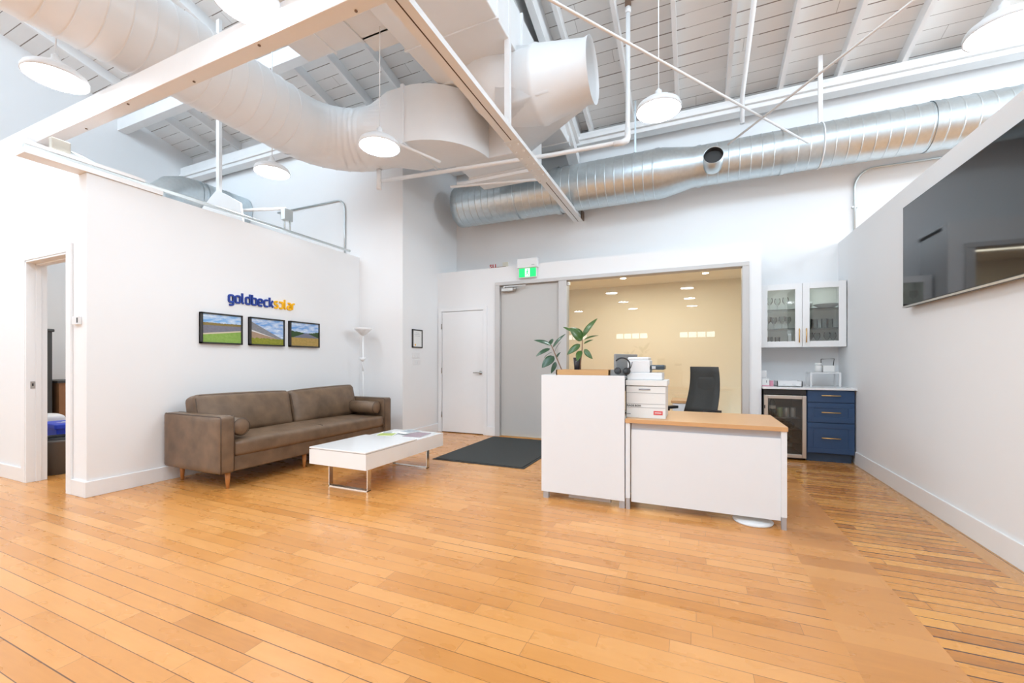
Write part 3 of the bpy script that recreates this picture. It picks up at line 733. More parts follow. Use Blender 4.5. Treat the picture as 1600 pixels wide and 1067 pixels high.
pendant((-2.93, 3.36, 3.37), 'round white pendant lamp hanging in front of the square duct box')
pendant((-4.87, 3.62, 3.57), 'round white pendant lamp hanging just above the sofa wall')
pendant((2.02, 4.14, PZ), 'round white pendant lamp cut by the top right edge of the photo')
pendant((-4.88, 1.68, PZ), 'round white pendant lamp at the upper left, below the spiral duct')
pendant((-2.70, 1.83, PZ), 'round white pendant lamp cut by the top edge above the wide beam')
g = 'pendant lamps behind the photographer'
pb = pendant((-0.22, -2.2, PZ), 'round white pendant lamp mirrored in the partition glass', g)
for (x, y) in ((-0.17, -4.5), (-0.1, -6.8), (-2.6, -2.2), (-2.55, -4.5), (-2.5, -6.8), (-4.94, -6.8)):
    if y > 0: continue
    dup(pb, (x, y, PZ))

# ================================================================== sofa
def rot_at(c, ang, ax='Z'):
    return Matrix.Translation(c) @ Matrix.Rotation(R(ang), 4, ax) @ Matrix.Translation(-Vector(c))
SX0, SX1, SY0, SY1 = -4.84, -3.95, 2.43, 4.76
sf = thing('sofa', 'long taupe leather sofa with two back cushions and honey wooden legs', 'sofa', ((SX0 + SX1) / 2, (SY0 + SY1) / 2, 0))
for y0, y1 in ((SY0, SY0 + 0.13), (SY1 - 0.13, SY1)):
    m = MB(); m.cushion(((SX0 + SX1) / 2, (y0 + y1) / 2, 0.425), (SX1 - SX0, y1 - y0, 0.53), 0.02, (0.004, 0.006, 0.004), 12)
    a = part('armrest', m, M['leather'], sf)
    m = MB()
    for yy in (y0 + 0.006, y1 - 0.006):
        m.tube([(SX1 - 0.004, yy, 0.17), (SX1 - 0.004, yy, 0.67), (SX1 - 0.02, yy, 0.687), (SX0 + 0.03, yy, 0.687)], 0.0045, 6)
    part('piping', m, M['leather_seam'], a)
m = MB(); m.cushion(((SX0 + SX1) / 2 - 0.01, (SY0 + SY1) / 2, 0.235), (SX1 - SX0 - 0.02, SY1 - SY0 - 0.24, 0.15), 0.015, (0, 0, 0), 10); part('base', m, M['leather'], sf)
m = MB(); m.cushion((SX0 + 0.09, (SY0 + SY1) / 2, 0.43), (0.17, SY1 - SY0 - 0.24, 0.50), 0.03, (0, 0, 0.005), 10); part('back_frame', m, M['leather'], sf)
m = MB(); m.cushion(((SX0 + SX1) / 2 + 0.07, (SY0 + SY1) / 2, 0.375), (0.76, SY1 - SY0 - 0.27, 0.15), 0.035, (0.006, 0, 0.022), 16)
sc_ = part('seat_cushion', m, M['leather'], sf)
m = MB(); zz = 0.318; m.tube([(SX1 - 0.016, SY0 + 0.15, zz), (SX1 - 0.008, (SY0 + SY1) / 2, zz), (SX1 - 0.016, SY1 - 0.15, zz)], 0.005, 6)
m.tube([(SX1 - 0.006, (SY0 + SY1) / 2, 0.32), (SX1 - 0.006, (SY0 + SY1) / 2, 0.42), (SX1 - 0.03, (SY0 + SY1) / 2, 0.457), (SX1 - 0.4, (SY0 + SY1) / 2, 0.472)], 0.003, 6)
part('piping', m, M['leather_seam'], sc_)
ymid = (SY0 + SY1) / 2
for y0, y1, tl in ((SY0 + 0.10, ymid - 0.005, -1.0), (ymid + 0.005, SY1 - 0.12, 1.5)):
    c = ((SX0 + 0.27), (y0 + y1) / 2, 0.64)
    m = MB(); m.cushion(c, (0.21, y1 - y0, 0.42), 0.055, (0.045, 0.0, 0.012), 16, T=rot_at(c, -13, 'Y') @ rot_at(c, tl, 'X'))
    bc = part('back_cushion', m, M['leather'], sf)
    m = MB(); T = rot_at(c, -13, 'Y') @ rot_at(c, tl, 'X'); xs_ = c[0] + 0.085
    ring = [(xs_, y0 + 0.02, 0.47), (xs_, y0 + 0.012, 0.80), (xs_, y0 + 0.05, 0.838), (xs_, y1 - 0.05, 0.838), (xs_, y1 - 0.012, 0.80), (xs_, y1 - 0.02, 0.47)]
    m.tube([T @ Vector(p) for p in ring], 0.004, 6); part('piping', m, M['leather_seam'], bc)
for x, y in ((SX1 - 0.09, SY0 + 0.12), (SX0 + 0.09, SY0 + 0.12), (SX1 - 0.09, SY1 - 0.12), (SX0 + 0.09, SY1 - 0.12), (SX1 - 0.09, ymid - 0.2)):
    m = MB(); m.lathe([(0.0, 0), (0.013, 0), (0.026, 0.165), (0, 0.165)], (x, y, 0), 16, caps=(False, False)); part('leg', m, M['leg_wood'], sf)
def bolster(y, label, x0=-4.44, x1=-4.0):
    t = thing('bolster_cushion', label, 'cushion', ((x0 + x1) / 2, y, 0.56))
    r = 0.082; z = 0.487 + r
    T = Matrix.Translation(((x0 + x1) / 2, y, z)) @ Matrix.Rotation(R(90), 4, 'Y'); L = (x1 - x0) / 2
    m = MB(); m.lathe([(0, -L - 0.008), (0.03, -L - 0.006), (r - 0.012, -L), (r, -L + 0.012), (r + 0.003, 0), (r, L - 0.012), (r - 0.012, L), (0.03, L + 0.006), (0, L + 0.008)], seg=28, T=T)
    part('roll', m, M['leather'], t)
    for s in (-1, 1):
        m = MB(); m.lathe([(r + 0.002, s * (L - 0.008)), (r + 0.005, s * (L - 0.004)), (r, s * L)], seg=28, T=T); part('piping', m, M['leather_seam'], t)
bolster(SY0 + 0.13 + 0.098, 'round taupe leather bolster against the near arm of the sofa')
bolster(SY1 - 0.13 - 0.098, 'round taupe leather bolster against the far arm of the sofa')

# ================================================================== coffee table
CX0, CX1, CY0, CY1 = -3.30, -2.62, 2.83, 4.05
ct = thing('coffee_table', 'low glossy white coffee table on flat chrome sled legs', 'coffee table', ((CX0 + CX1) / 2, (CY0 + CY1) / 2, 0))
m = MB(); m.box(CX0, CX1, CY0, CY1, 0.245, 0.262); m.box(CX0, CX0 + 0.02, CY0, CY1, 0.262, 0.385); m.box(CX1 - 0.02, CX1, CY0, CY1, 0.262, 0.385)
m.box(CX0 + 0.02, CX1 - 0.02, CY0, CY0 + 0.02, 0.262, 0.385); m.box(CX0 + 0.02, CX1 - 0.02, CY1 - 0.02, CY1, 0.262, 0.385); m.box(CX0 + 0.001, CX1 - 0.001, 3.57, CY1 - 0.001, 0.371, 0.388)
part('body', m, M['lacquer'], ct)
m = MB(); m.box(CX0, CX1, CY0 - 0.002, 3.56, 0.388, 0.402); part('lift_top', m, M['lacquer'], ct, bevel=0.003)
m = MB(); m.box(CX0 - 0.002, CX0 + 0.02, CY0 - 0.004, CY0, 0.382, 0.388); part('hinge_gap', m, M['dark_gap'], ct)
for y in (CY0 + 0.16, CY1 - 0.13):
    m = MB(); w_ = 0.045; x0, x1 = CX0 + 0.07, CX1 - 0.13
    m.box(x0, x0 + 0.008, y, y + w_, 0.0, 0.245); m.box(x1 - 0.008, x1, y, y + w_, 0.0, 0.245); m.box(x0, x1, y, y + w_, 0.0, 0.008); m.box(x0, x1, y, y + w_, 0.237, 0.245)
    part('leg', m, M['chrome'], ct)
def magazine(x, y, w_, h, ang, cols, label, z=0.389, t=0.006):
    o = thing('magazine', label, 'magazine', (x, y, z), 'magazines on the coffee table')
    T = Matrix.Translation((x, y, z)) @ Matrix.Rotation(R(ang), 4, 'Z')
    m = MB(); m.box(-w_ / 2, w_ / 2, -h / 2, h / 2, 0, t, T); part('pages', m, M['paper'], o)
    for (a, b_, c_, d_, mm) in cols:
        m = MB(); m.box(a * w_ - w_ / 2, b_ * w_ - w_ / 2, c_ * h - h / 2, d_ * h - h / 2, t, t + 0.0012, T); part('cover_panel', m, mm, o)
mg = mat('magazine_green', (0.42, 0.50, 0.12), 0.5, var=0.3, scale=30); mpz = mat('magazine_mauve', (0.36, 0.27, 0.30), 0.5, var=0.15, scale=20); mgy = mat('magazine_grey', (0.38, 0.42, 0.44), 0.5, var=0.4, scale=30)
magazine(-3.13, 3.72, 0.20, 0.27, 20, [(0.05, 0.95, 0.05, 0.62, mg), (0.1, 0.6, 0.66, 0.9, mgy)], 'green covered magazine nearest the sofa on the coffee table')
magazine(-2.99, 3.90, 0.19, 0.25, -12, [(0.06, 0.94, 0.3, 0.95, mgy)], 'grey and white magazine in the middle of the coffee table spread', 0.3965)
magazine(-2.79, 3.79, 0.21, 0.28, 8, [(0.0, 1.0, 0.0, 1.0, mpz)], 'mauve brown magazine nearest the grey mat on the coffee table', 0.389)

# entrance mat
mt = thing('entrance_mat', 'charcoal entrance mat on the floor before the grey door', 'mat', (-2.35, 5.1, 0))
m = MB(); m.box(-2.95, -1.74, 4.32, 6.02, 0.0, 0.006); part('rubber_edge', m, M['mat_edge'], mt)
m = MB(); m.box(-2.92, -1.77, 4.35, 5.99, 0.006, 0.012); part('pile', m, M['mat_grey'], mt)

# ================================================================== floor lamp behind the sofa
lamp = thing('floor_lamp', 'slim white uplighter floor lamp in the corner behind the sofa', 'floor lamp', (-4.62, 4.93, 0))
lx, ly = -4.62, 4.93
m = MB(); m.lathe([(0, 0), (0.12, 0), (0.12, 0.02), (0.02, 0.035), (0, 0.035)], (lx, ly, 0), 28); part('base', m, M['lamp_white'], lamp)
m = MB(); m.tube([(lx, ly, 0.03), (lx, ly, 1.60)], 0.011, 10); part('pole', m, M['lamp_white'], lamp)
m = MB(); m.lathe([(0.012, 1.59), (0.05, 1.62), (0.12, 1.68), (0.135, 1.71), (0.128, 1.71), (0.11, 1.682), (0.045, 1.63), (0.0, 1.61)], (lx, ly, 0), 28); part('lamp_shade', m, M['lamp_white'], lamp)
m = MB(); m.tube([(lx, ly, 1.05), (lx + 0.03, ly - 0.04, 1.12), (lx + 0.045, ly - 0.06, 1.20)], 0.007, 8); m.lathe([(0.01, 0), (0.03, 0.02), (0.052, 0.06), (0.047, 0.06), (0.02, 0.02)], (lx + 0.045, ly - 0.06, 1.20), 20); part('reading_shade', m, M['lamp_white'], lamp)

# ================================================================== wall pictures and sign
def photo_mat(kind):
    m, nt, b = new_mat('photo_' + kind); N = NT(nt)
    tc = nt.nodes.new('ShaderNodeTexCoord'); sp_ = nt.nodes.new('ShaderNodeSeparateXYZ'); nt.links.new(tc.outputs['Generated'], sp_.inputs[0])
    u, v = sp_.outputs[1], sp_.outputs[2]
    nz = N.noise(N.comb(u, v, 0.0), 14, 5, 0.65); nb = N.noise(N.comb(N.m('MULTIPLY', u, 1.0), N.m('MULTIPLY', v, 2.4), 2.0), 3.0, 4, 0.6)
    sky = N.mix(N.ramp(nb, [(0.40, (0, 0, 0)), (0.66, (1, 1, 1))]), (0.18, 0.37, 0.72) if kind != 'array' else (0.22, 0.45, 0.78), (0.80, 0.85, 0.90))
    def less(a, k): return N.m('LESS_THAN', a, k)
    jag = N.m('MULTIPLY', N.m('SUBTRACT', nz, 0.5), 0.12)
    if kind == 'array':
        hill = N.mix(nz, (0.16, 0.12, 0.04), (0.36, 0.27, 0.10))
        c = N.mix(less(N.m('ADD', v, N.m('MULTIPLY', jag, 0.5)), 0.70), sky, hill)
        c = N.mix(less(v, N.m('MULTIPLY_ADD', u, 0.02, 0.60)), c, N.mix(nz, (0.15, 0.15, 0.19), (0.27, 0.26, 0.30)))
        c = N.mix(less(v, N.m('MULTIPLY_ADD', u, 0.16, 0.31)), c, (0.62, 0.55, 0.40))
        c = N.mix(less(v, N.m('MULTIPLY_ADD', u, 0.16, 0.26)), c, N.mix(nz, (0.18, 0.34, 0.05), (0.36, 0.52, 0.14)))
    elif kind == 'slope':
        c = N.mix(less(v, N.m('MULTIPLY_ADD', u, -0.66, 0.88)), sky, N.mix(nz, (0.17, 0.18, 0.20), (0.34, 0.34, 0.36)))
        c = N.mix(less(v, N.m('MULTIPLY_ADD', u, -0.40, 0.56)), c, (0.72, 0.70, 0.68))
        c = N.mix(less(v, N.m('MULTIPLY_ADD', u, -0.32, 0.50)), c, N.mix(nz, (0.30, 0.20, 0.13), (0.50, 0.36, 0.26)))
        c = N.mix(less(N.m('ADD', v, jag), 0.24), c, N.mix(nz, (0.10, 0.15, 0.02), (0.45, 0.42, 0.06)))
    else:
        c = N.mix(less(N.m('ADD', v, jag), N.m('ADD', 0.56, N.m('MULTIPLY', N.m('ABSOLUTE', N.m('SUBTRACT', u, 0.55)), 0.16))), sky, (0.04, 0.08, 0.03))
        c = N.mix(less(N.m('ADD', v, N.m('MULTIPLY', jag, 0.3)), N.m('SUBTRACT', 0.58, N.m('MULTIPLY', N.m('ABSOLUTE', N.m('SUBTRACT', u, 0.55)), 0.45))), c, (0.17, 0.18, 0.23))
        c = N.mix(less(N.m('ADD', v, jag), 0.36), c, N.mix(nz, (0.22, 0.20, 0.04), (0.62, 0.36, 0.12)))
    nt.links.new(c, b.inputs['Base Color']); b.inputs['Roughness'].default_value = 0.25
    return m
for kind, y0, y1, lab in (('array', 2.79, 3.24, 'black framed photo of a solar field before a green lawn, left of three'),
                          ('slope', 3.33, 3.79, 'black framed photo of solar panels climbing a slope, middle of three'),
                          ('meadow', 3.87, 4.34, 'black framed photo of solar panels in a golden meadow, right of three')):
    z0, z1 = 1.395, 1.735; x = XS
    t = thing('picture_frame', lab, 'picture', (x, (y0 + y1) / 2, z0))
    m = MB(); b_ = 0.016; D = 0.045
    m.box(x, x + D, y0, y1, z0, z0 + b_); m.box(x, x + D, y0, y1, z1 - b_, z1); m.box(x, x + D, y0, y0 + b_, z0, z1); m.box(x, x + D, y1 - b_, y1, z0, z1); m.box(x, x + 0.02, y0, y1, z0, z1)
    part('frame', m, M['frame_black'], t)
    m = MB(); m.box(x + 0.02, x + 0.034, y0 + b_, y1 - b_, z0 + b_, z1 - b_); part('photograph', m, photo_mat(kind), t)

# the sign: blue word then yellow word, letters standing proud of the wall
sg = thing('wall_sign', 'blue and yellow letter sign above the three black framed photos', 'sign', (XS, 3.55, 1.85))
def rrp(x0, x1, y0, y1, r=0.24, n=4):
    pts = []
    for cx, cy, a0 in ((x1 - r, y1 - r, 0), (x0 + r, y1 - r, 90), (x0 + r, y0 + r, 180), (x1 - r, y0 + r, 270)):
        for k in range(n + 1):
            a = R(a0 + 90 * k / n); pts.append((cx + r * math.cos(a), cy + r * math.sin(a)))
    return pts + [pts[0]]
BOWL = rrp(0, 0.8, 0, 1)
CC = [(0.74, 1), (0.24, 1), (0.08, 0.93), (0, 0.76), (0, 0.24), (0.08, 0.07), (0.24, 0), (0.74, 0)]
GLYPH = {'g': (0.8, [BOWL, [(0.8, 1.0), (0.8, -0.2), (0.72, -0.36), (0.55, -0.43), (0.1, -0.43)]]), 'o': (0.8, [BOWL]),
         'l': (0.26, [[(0, 1.5), (0, 0.2), (0.07, 0.06), (0.26, 0)]]), 'd': (0.8, [BOWL, [(0.8, 1.5), (0.8, 0)]]), 'b': (0.8, [BOWL, [(0, 1.5), (0, 0)]]),
         'e': (0.8, [[(0.0, 0.5), (0.8, 0.5), (0.8, 0.76), (0.72, 0.93), (0.56, 1), (0.24, 1), (0.08, 0.93), (0, 0.76), (0, 0.24), (0.08, 0.07), (0.24, 0), (0.74, 0)]]),
         'c': (0.7, [CC]), 'k': (0.72, [[(0, 1.5), (0, 0)], [(0.0, 0.5), (0.28, 0.5), (0.68, 1.02)], [(0.28, 0.5), (0.74, -0.02)]]),
         's': (0.68, [[(0.66, 1), (0.16, 1), (0.03, 0.9), (0, 0.76), (0.05, 0.6), (0.18, 0.52), (0.5, 0.49), (0.64, 0.4), (0.68, 0.25), (0.64, 0.09), (0.5, 0), (0.0, 0)]]),
         'O': (0.7, [[(0.7 - x, y) for x, y in CC]]), 'a': (0.7, [[(0.1, 1), (0.46, 1), (0.62, 0.93), (0.7, 0.78), (0.7, 0), (0.2, 0), (0.05, 0.08), (0, 0.26), (0.05, 0.44), (0.2, 0.54), (0.7, 0.54)]]),
         'r': (0.5, [[(0, 0), (0, 0.76), (0.08, 0.93), (0.24, 1), (0.52, 1)]])}
def ribbon(mb, pts, w_, depth, T):
    closed = pts[0] == pts[-1]
    P = [Vector((p[0], p[1])) for p in (pts[:-1] if closed else pts)]; n = len(P); Lf, Rt = [], []
    for i in range(n):
        p = P[i]; a = P[(i - 1) % n] if (closed or i) else None; b_ = P[(i + 1) % n] if (closed or i < n - 1) else None
        d0 = (p - a).normalized() if a is not None else (b_ - p).normalized(); d1 = (b_ - p).normalized() if b_ is not None else d0
        n0, n1 = Vector((-d0.y, d0.x)), Vector((-d1.y, d1.x)); nn = (n0 + n1).normalized(); k = w_ / 2 / max(0.5, nn.dot(n0))
        Lf.append(p + nn * k); Rt.append(p - nn * k)
    vs, fs = [], []
    for i in range(n):
        for q in (Lf[i], Rt[i]): vs += [(q.x, 0, q.y), (q.x, -depth, q.y)]
    for i in range(n if closed else n - 1):
        a, b_ = 4 * i, 4 * ((i + 1) % n)
        fs += [(a + 1, a + 3, b_ + 3, b_ + 1), (a, b_, b_ + 2, a + 2), (a, a + 1, b_ + 1, b_), (a + 2, b_ + 2, b_ + 3, a + 3)]
    if not closed: fs += [(0, 2, 3, 1), (4 * n - 4, 4 * n - 3, 4 * n - 1, 4 * n - 2)]
    mb.add(vs, fs, False, T)
def word(txt, x, sx_, sz_):
    mb = MB()
    for ch in txt:
        wd_, strokes = GLYPH[ch]
        for k_, st in enumerate(strokes):
            T = Matrix.Translation((XS, 3.09, 1.885)) @ Matrix.Rotation(R(90), 4, 'Z') @ Matrix.Translation((x, 0, 0)) @ Matrix.Diagonal((sx_, 1, sz_, 1))
            ribbon(mb, st, 0.27, 0.020 - 0.0012 * k_, T)
        x += (wd_ + 0.42) * sx_
    return mb, x
mb, xe = word('goldbeck', 0.01, 0.0635, 0.078); part('blue_word', mb, M['blue_letter'], sg)
mb, xe = word('sOlar', xe - 0.004, 0.0635, 0.078); part('yellow_word', mb, M['yellow_letter'], sg)

# certificate and switches on the side of the corner wall
t = thing('certificate_frame', 'small black framed certificate on the side of the corner wall', 'picture', (XC, 5.38, 1.42))
m = MB(); x = XC; y0, y1, z0, z1 = 5.37, 5.63, 1.42, 1.71; b_ = 0.018
m.box(x, x + 0.02, y0, y1, z0, z0 + b_); m.box(x, x + 0.02, y0, y1, z1 - b_, z1); m.box(x, x + 0.02, y0, y0 + b_, z0, z1); m.box(x, x + 0.02, y1 - b_, y1, z0, z1)
part('frame', m, M['frame_black'], t)
m = MB(); m.box(x, x + 0.012, y0 + b_, y1 - b_, z0 + b_, z1 - b_); pp = part('sheet', m, M['paper'], t)
m = MB()
for k, (a, b2) in enumerate(((0.3, 0.7), (0.2, 0.8), (0.25, 0.75))): m.box(x + 0.012, x + 0.0126, y0 + 0.26 * a, y0 + 0.26 * b2, 1.655 - k * 0.025, 1.659 - k * 0.025)
part('print_lines', m, M['print_grey'], pp)
m = MB(); m.lathe([(0, 0), (0.016, 0)], T=Matrix.Translation((x + 0.0127, y0 + 0.075, 1.465)) @ Matrix.Rotation(R(90), 4, 'Y'), seg=16); part('gold_seal', m, M['yellow_letter'], pp)
for yy, zz, ll in ((5.38, 1.255, 'white double light switch plate below the small certificate'), (5.40, 1.15, 'white thermostat plate lowest on the side of the corner wall')):
    t = thing('light_switch', ll, 'switch', (XC, yy + 0.06, zz))
    m = MB(); m.box(XC, XC + 0.008, yy, yy + 0.19, zz, zz + 0.085); part('plate', m, M['plastic_white'], t, bevel=0.003)
    m = MB()
    for q in (0.04, 0.11): m.box(XC + 0.008, XC + 0.012, yy + q, yy + q + 0.04, zz + 0.015, zz + 0.07)
    part('rocker', m, M['plastic_white'], t)
t = thing('thermostat', 'small white thermostat with a dark display beside the open doorway', 'thermostat', (-5.02, YD - 0.02, 1.52))
m = MB(); m.box(-5.10, -4.985, YD - 0.025, YD, 1.525, 1.60); part('housing', m, M['plastic_white'], t, bevel=0.004)
m = MB(); m.box(-5.01, -4.99, YD - 0.027, YD - 0.025, 1.54, 1.585); part('display', m, M['print_black'], t)

# exit sign on the partition
t = thing('exit_sign', 'green running man exit sign above the grey door', 'exit sign', (-2.37, YG - 0.06, 2.53))
m = MB(); m.box(-2.54, -2.21, YG - 0.075, YG, 2.655, 2.80); part('housing', m, M['plastic_white'], t, bevel=0.006)
m = MB(); m.box(-2.525, -2.225, YG - 0.05, YG - 0.015, 2.505, 2.66); part('sign_box', m, M['plastic_white'], t, bevel=0.003)
m = MB(); m.box(-2.515, -2.235, YG - 0.053, YG - 0.05, 2.515, 2.65); pn = part('green_panel', m, M['exit_green'], t)
m = MB(); m.box(-2.415, -2.335, YG - 0.055, YG - 0.053, 2.52, 2.645); wp = part('white_panel', m, M['exit_white'], pn)
m = MB(); yv = YG - 0.056
def bar2(a, b_, w_):
    a, b_ = Vector((a[0], yv, a[1])), Vector((b_[0], yv, b_[1])); d = (b_ - a).normalized(); n_ = Vector((d.z, 0, -d.x)) * w_ / 2
    m.prism([a - n_, a + n_, b_ + n_, b_ - n_], (0, -0.001, 0))
m.lathe([(0, 0), (0.010, 0)], T=Matrix.Translation((-2.370, yv - 0.001, 2.628)) @ Matrix.Rotation(R(90), 4, 'X'), seg=14)
bar2((-2.372, 2.614), (-2.378, 2.575), 0.016); bar2((-2.372, 2.610), (-2.350, 2.592), 0.007); bar2((-2.376, 2.610), (-2.398, 2.594), 0.007); bar2((-2.398, 2.594), (-2.402, 2.576), 0.007)
bar2((-2.378, 2.578), (-2.358, 2.555), 0.010); bar2((-2.358, 2.555), (-2.362, 2.530), 0.009); bar2((-2.380, 2.578), (-2.392, 2.552), 0.010); bar2((-2.392, 2.552), (-2.410, 2.545), 0.008)
part('running_figure', m, M['exit_green'], t)
m = MB(); m.box(-2.30, -2.25, YG - 0.078, YG - 0.075, 2.685, 2.70); part('test_button', m, M['plastic_grey'], t)
# little red and dark letters lying on the partition top
t = thing('small_red_letters', 'tiny dark red letters standing on top of the partition', 'ornament', (-2.98, YG + 0.03, 2.72))
for i, (dx, hh) in enumerate(((0, 0.055), (0.05, 0.055), (0.10, 0.05))):
    mb, a0, w0 = text_mb('SU.'[i], 0.09, 0.015, 0.002); place(mb, Matrix.Translation((-3.07 + dx, YG + 0.04, 2.72))); part('letter', mb, M['sticker_red'], t)
m = MB(); m.box(-2.95, -2.78, YG + 0.02, YG + 0.06, 2.72, 2.732); part('plinth', m, M['stem'], t)

# ================================================================== television
t = thing('television', 'large black television mounted on the right wall', 'television', (XR - 0.03, 3.9, 1.66))
ty0, ty1, tz0, tz1 = 3.12, 4.69, 1.66, 2.53; tx = XR - 0.065
Tt = rot_at((tx, 0, tz0), 0, 'Y')
m = MB(); m.box(tx, tx + 0.028, ty0, ty1, tz0, tz1); m.box(tx + 0.028, XR - 0.012, ty0 + 0.3, ty1 - 0.3, tz0 + 0.12, tz1 - 0.25); part('casing', m, M['black'], t, bevel=0.003)
m = MB(); m.box(tx - 0.002, tx, ty0 + 0.008, ty1 - 0.008, tz0 + 0.02, tz1 - 0.008); part('screen', m, M['tv_screen'], t)
m = MB(); m.box(tx - 0.003, tx, ty0, ty1, tz0, tz0 + 0.014); part('bottom_trim', m, M['stainless'], t)
m = MB(); m.box(XR - 0.012, XR, 3.5, 4.3, 1.9, 2.3); part('wall_plate', m, M['black'], t)

# ================================================================== reception desk
FY = 3.48
t = thing('reception_counter', 'tall white reception counter unit on short silver feet', 'counter', (-0.86, 3.85, 0))
m = MB(); m.box(-1.235, -0.52, FY, FY + 0.022, 0.06, 1.08); part('front_panel', m, M['laminate'], t, bevel=0.002)
for x in (-1.235, -0.545):
    m = MB(); m.box(x, x + 0.022, FY + 0.022, 4.2, 0.06, 0.73 if x > -1 else 1.08); part('side_panel', m, M['laminate'], t)
m = MB(); m.box(-1.21, -0.545, FY + 0.022, 3.86, 1.045, 1.068); part('ledge', m, M['laminate'], t)
m = MB(); m.box(-1.213, -0.545, FY + 0.022, 4.22, 0.70, 0.73); part('worktop', m, M['desk_wood'], t)
for x, y in ((-1.22, FY + 0.01), (-0.565, FY + 0.01), (-1.22, 4.14), (-0.565, 4.14)):
    m = MB(); m.box(x, x + 0.045, y, y + 0.045, 0, 0.062); m.box(x + 0.005, x + 0.04, y + 0.005, y + 0.04, 0, 0.006); part('foot', m, M['silver'], t)
m = MB(); m.box(-1.0, -0.64, FY + 0.05, FY + 0.08, 0.018, 0.10); part('cable_tray', m, M['silver'], t)
t = thing('low_desk', 'lower white desk section with a light oak top beside the tall counter', 'desk', (0.04, 3.85, 0))
m = MB(); m.box(-0.515, 0.605, FY - 0.005, 4.24, 0.70, 0.732); part('desktop', m, M['desk_wood'], t, bevel=0.002)
m = MB(); m.box(-0.47, 0.565, FY + 0.02, FY + 0.04, 0.06, 0.645); part('modesty_panel', m, M['laminate'], t)
m = MB(); m.box(-0.47, 0.565, FY + 0.035, FY + 0.05, 0.63, 0.70); part('rail', m, M['silver'], t)
for x in (-0.513, 0.565):
    m = MB(); m.box(x, x + 0.035, FY + 0.006, FY + 0.041, 0.09, 0.70); m.box(x, x + 0.02, FY + 0.041, 4.2, 0.09, 0.70); part('end_panel', m, M['laminate'], t)
for x in (-0.51, 0.568):
    for y in (FY + 0.008, 4.16):
        m = MB(); m.box(x, x + 0.03, y, y + 0.03, 0, 0.092); part('foot', m, M['silver'], t)
m = MB(); m.lathe([(0, 0), (0.13, 0), (0.135, 0.012), (0.11, 0.024), (0, 0.026)], (0.40, FY + 0.11, 0), 32)
solo('fan_base', m, M['plastic_white'], 'white round base peeking out under the low desk', 'base', (0.40, FY + 0.11, 0))
# credenza behind
t = thing('credenza', 'white credenza with a light oak top behind the office chair', 'cabinet', (-0.04, 5.55, 0))
m = MB(); m.box(-0.26, 0.175, 5.37, 5.8, 0.70, 0.732); part('top', m, M['desk_wood'], t, bevel=0.002)
m = MB(); m.box(-0.24, 0.155, 5.39, 5.78, 0.0, 0.70); part('body', m, M['laminate'], t)
for i in range(1):
    m = MB(); x = -0.24; m.box(x, x + 0.395, 5.375, 5.39, 0.06, 0.695); d_ = part('door', m, M['laminate'], t)
    h = MB(); h.box(x + 0.36, x + 0.37, 5.36, 5.375, 0.5, 0.6); part('handle', h, M['silver'], d_)

# storage box with printed lines, words and a red label
bx0, bx1, by0, by1 = -0.66, -0.205, 3.58, 3.92; bz = 0.732
t = thing('storage_box', 'white cardboard storage box on the oak desktop beside the counter', 'box', (-0.37, 3.7, bz))
bx0 = -0.521
m = MB(); m.box(bx0, bx1 - 0.008, by0 + 0.006, by1, bz, bz + 0.26); bd = part('carton', m, M['carton'], t, bevel=0.002)
m = MB(); m.box(bx0 - 0.004, bx1 + 0.004, by0, by1 + 0.006, bz + 0.265, bz + 0.31); part('lid', m, M['carton'], t, bevel=0.003)
m = MB(); m.tube([(bx0 + 0.10, by0 + 0.005, bz + 0.235), (bx0 + 0.19, by0 + 0.005, bz + 0.235)], 0.006, 8); part('hand_hole', m, M['print_grey'], bd)
m = MB()
for z in (0.205, 0.115, 0.085): m.box(bx0, bx1 - 0.01, by0 + 0.004, by0 + 0.006, bz + z, bz + z + 0.0025)
part('printed_lines', m, M['print_grey'], bd)
mb, a0, w0 = text_mb('STORAGE BOX', 0.026, 0.001, 0.0006); place(mb, Matrix.Translation((bx0 - 0.04, by0 + 0.0045, bz + 0.094)) @ Matrix.Diagonal((0.9, 1, 0.75, 1)))
mb2 = MB()
for fc in mb.f:                                     # words run on behind the counter edge: keep what lies on the box
    if min((mb.v[i].x for i in fc)) > bx0 + 0.001: mb2.add([mb.v[i] for i in fc], [tuple(range(len(fc)))])
part('printed_words', mb2, M['print_black'], bd)
m = MB(); m.box(bx1 - 0.10, bx1 - 0.03, by0 + 0.003, by0 + 0.006, bz + 0.03, bz + 0.062); rl_ = part('red_label', m, M['red_label'], bd)
m = MB(); m.box(bx1 - 0.09, bx1 - 0.04, by0 + 0.002, by0 + 0.003, bz + 0.043, bz + 0.05); part('label_print', m, M['paper'], bd)
m = MB(); m.box(bx0 + 0.004, bx0 + 0.035, by0 + 0.004, by0 + 0.006, bz + 0.028, bz + 0.034); part('small_print', m, M['print_grey'], bd)

# printer on the box
t = thing('printer', 'white printer with a dark output tray standing on the storage box', 'printer', (-0.37, 3.76, 1.043)); z = 1.043
m = MB(); m.box(-0.52, -0.24, 3.62, 3.88, z, z + 0.06); part('base_tray', m, M['plastic_white'], t, bevel=0.008)
m = MB(); m.box(-0.52, -0.34, 3.64, 3.88, z + 0.06, z + 0.165); m.box(-0.52, -0.35, 3.65, 3.88, z + 0.165, z + 0.19); part('body', m, M['plastic_white'], t, bevel=0.008)
m = MB(); m.box(-0.34, -0.225, 3.66, 3.84, z + 0.085, z + 0.125); part('control_panel', m, mat('printer_dark', (0.05, 0.07, 0.085), 0.25), t, bevel=0.01)
m = MB(); m.box(-0.325, -0.295, 3.655, 3.66, z + 0.092, z + 0.115); part('display', m, M['plastic_grey'], t)

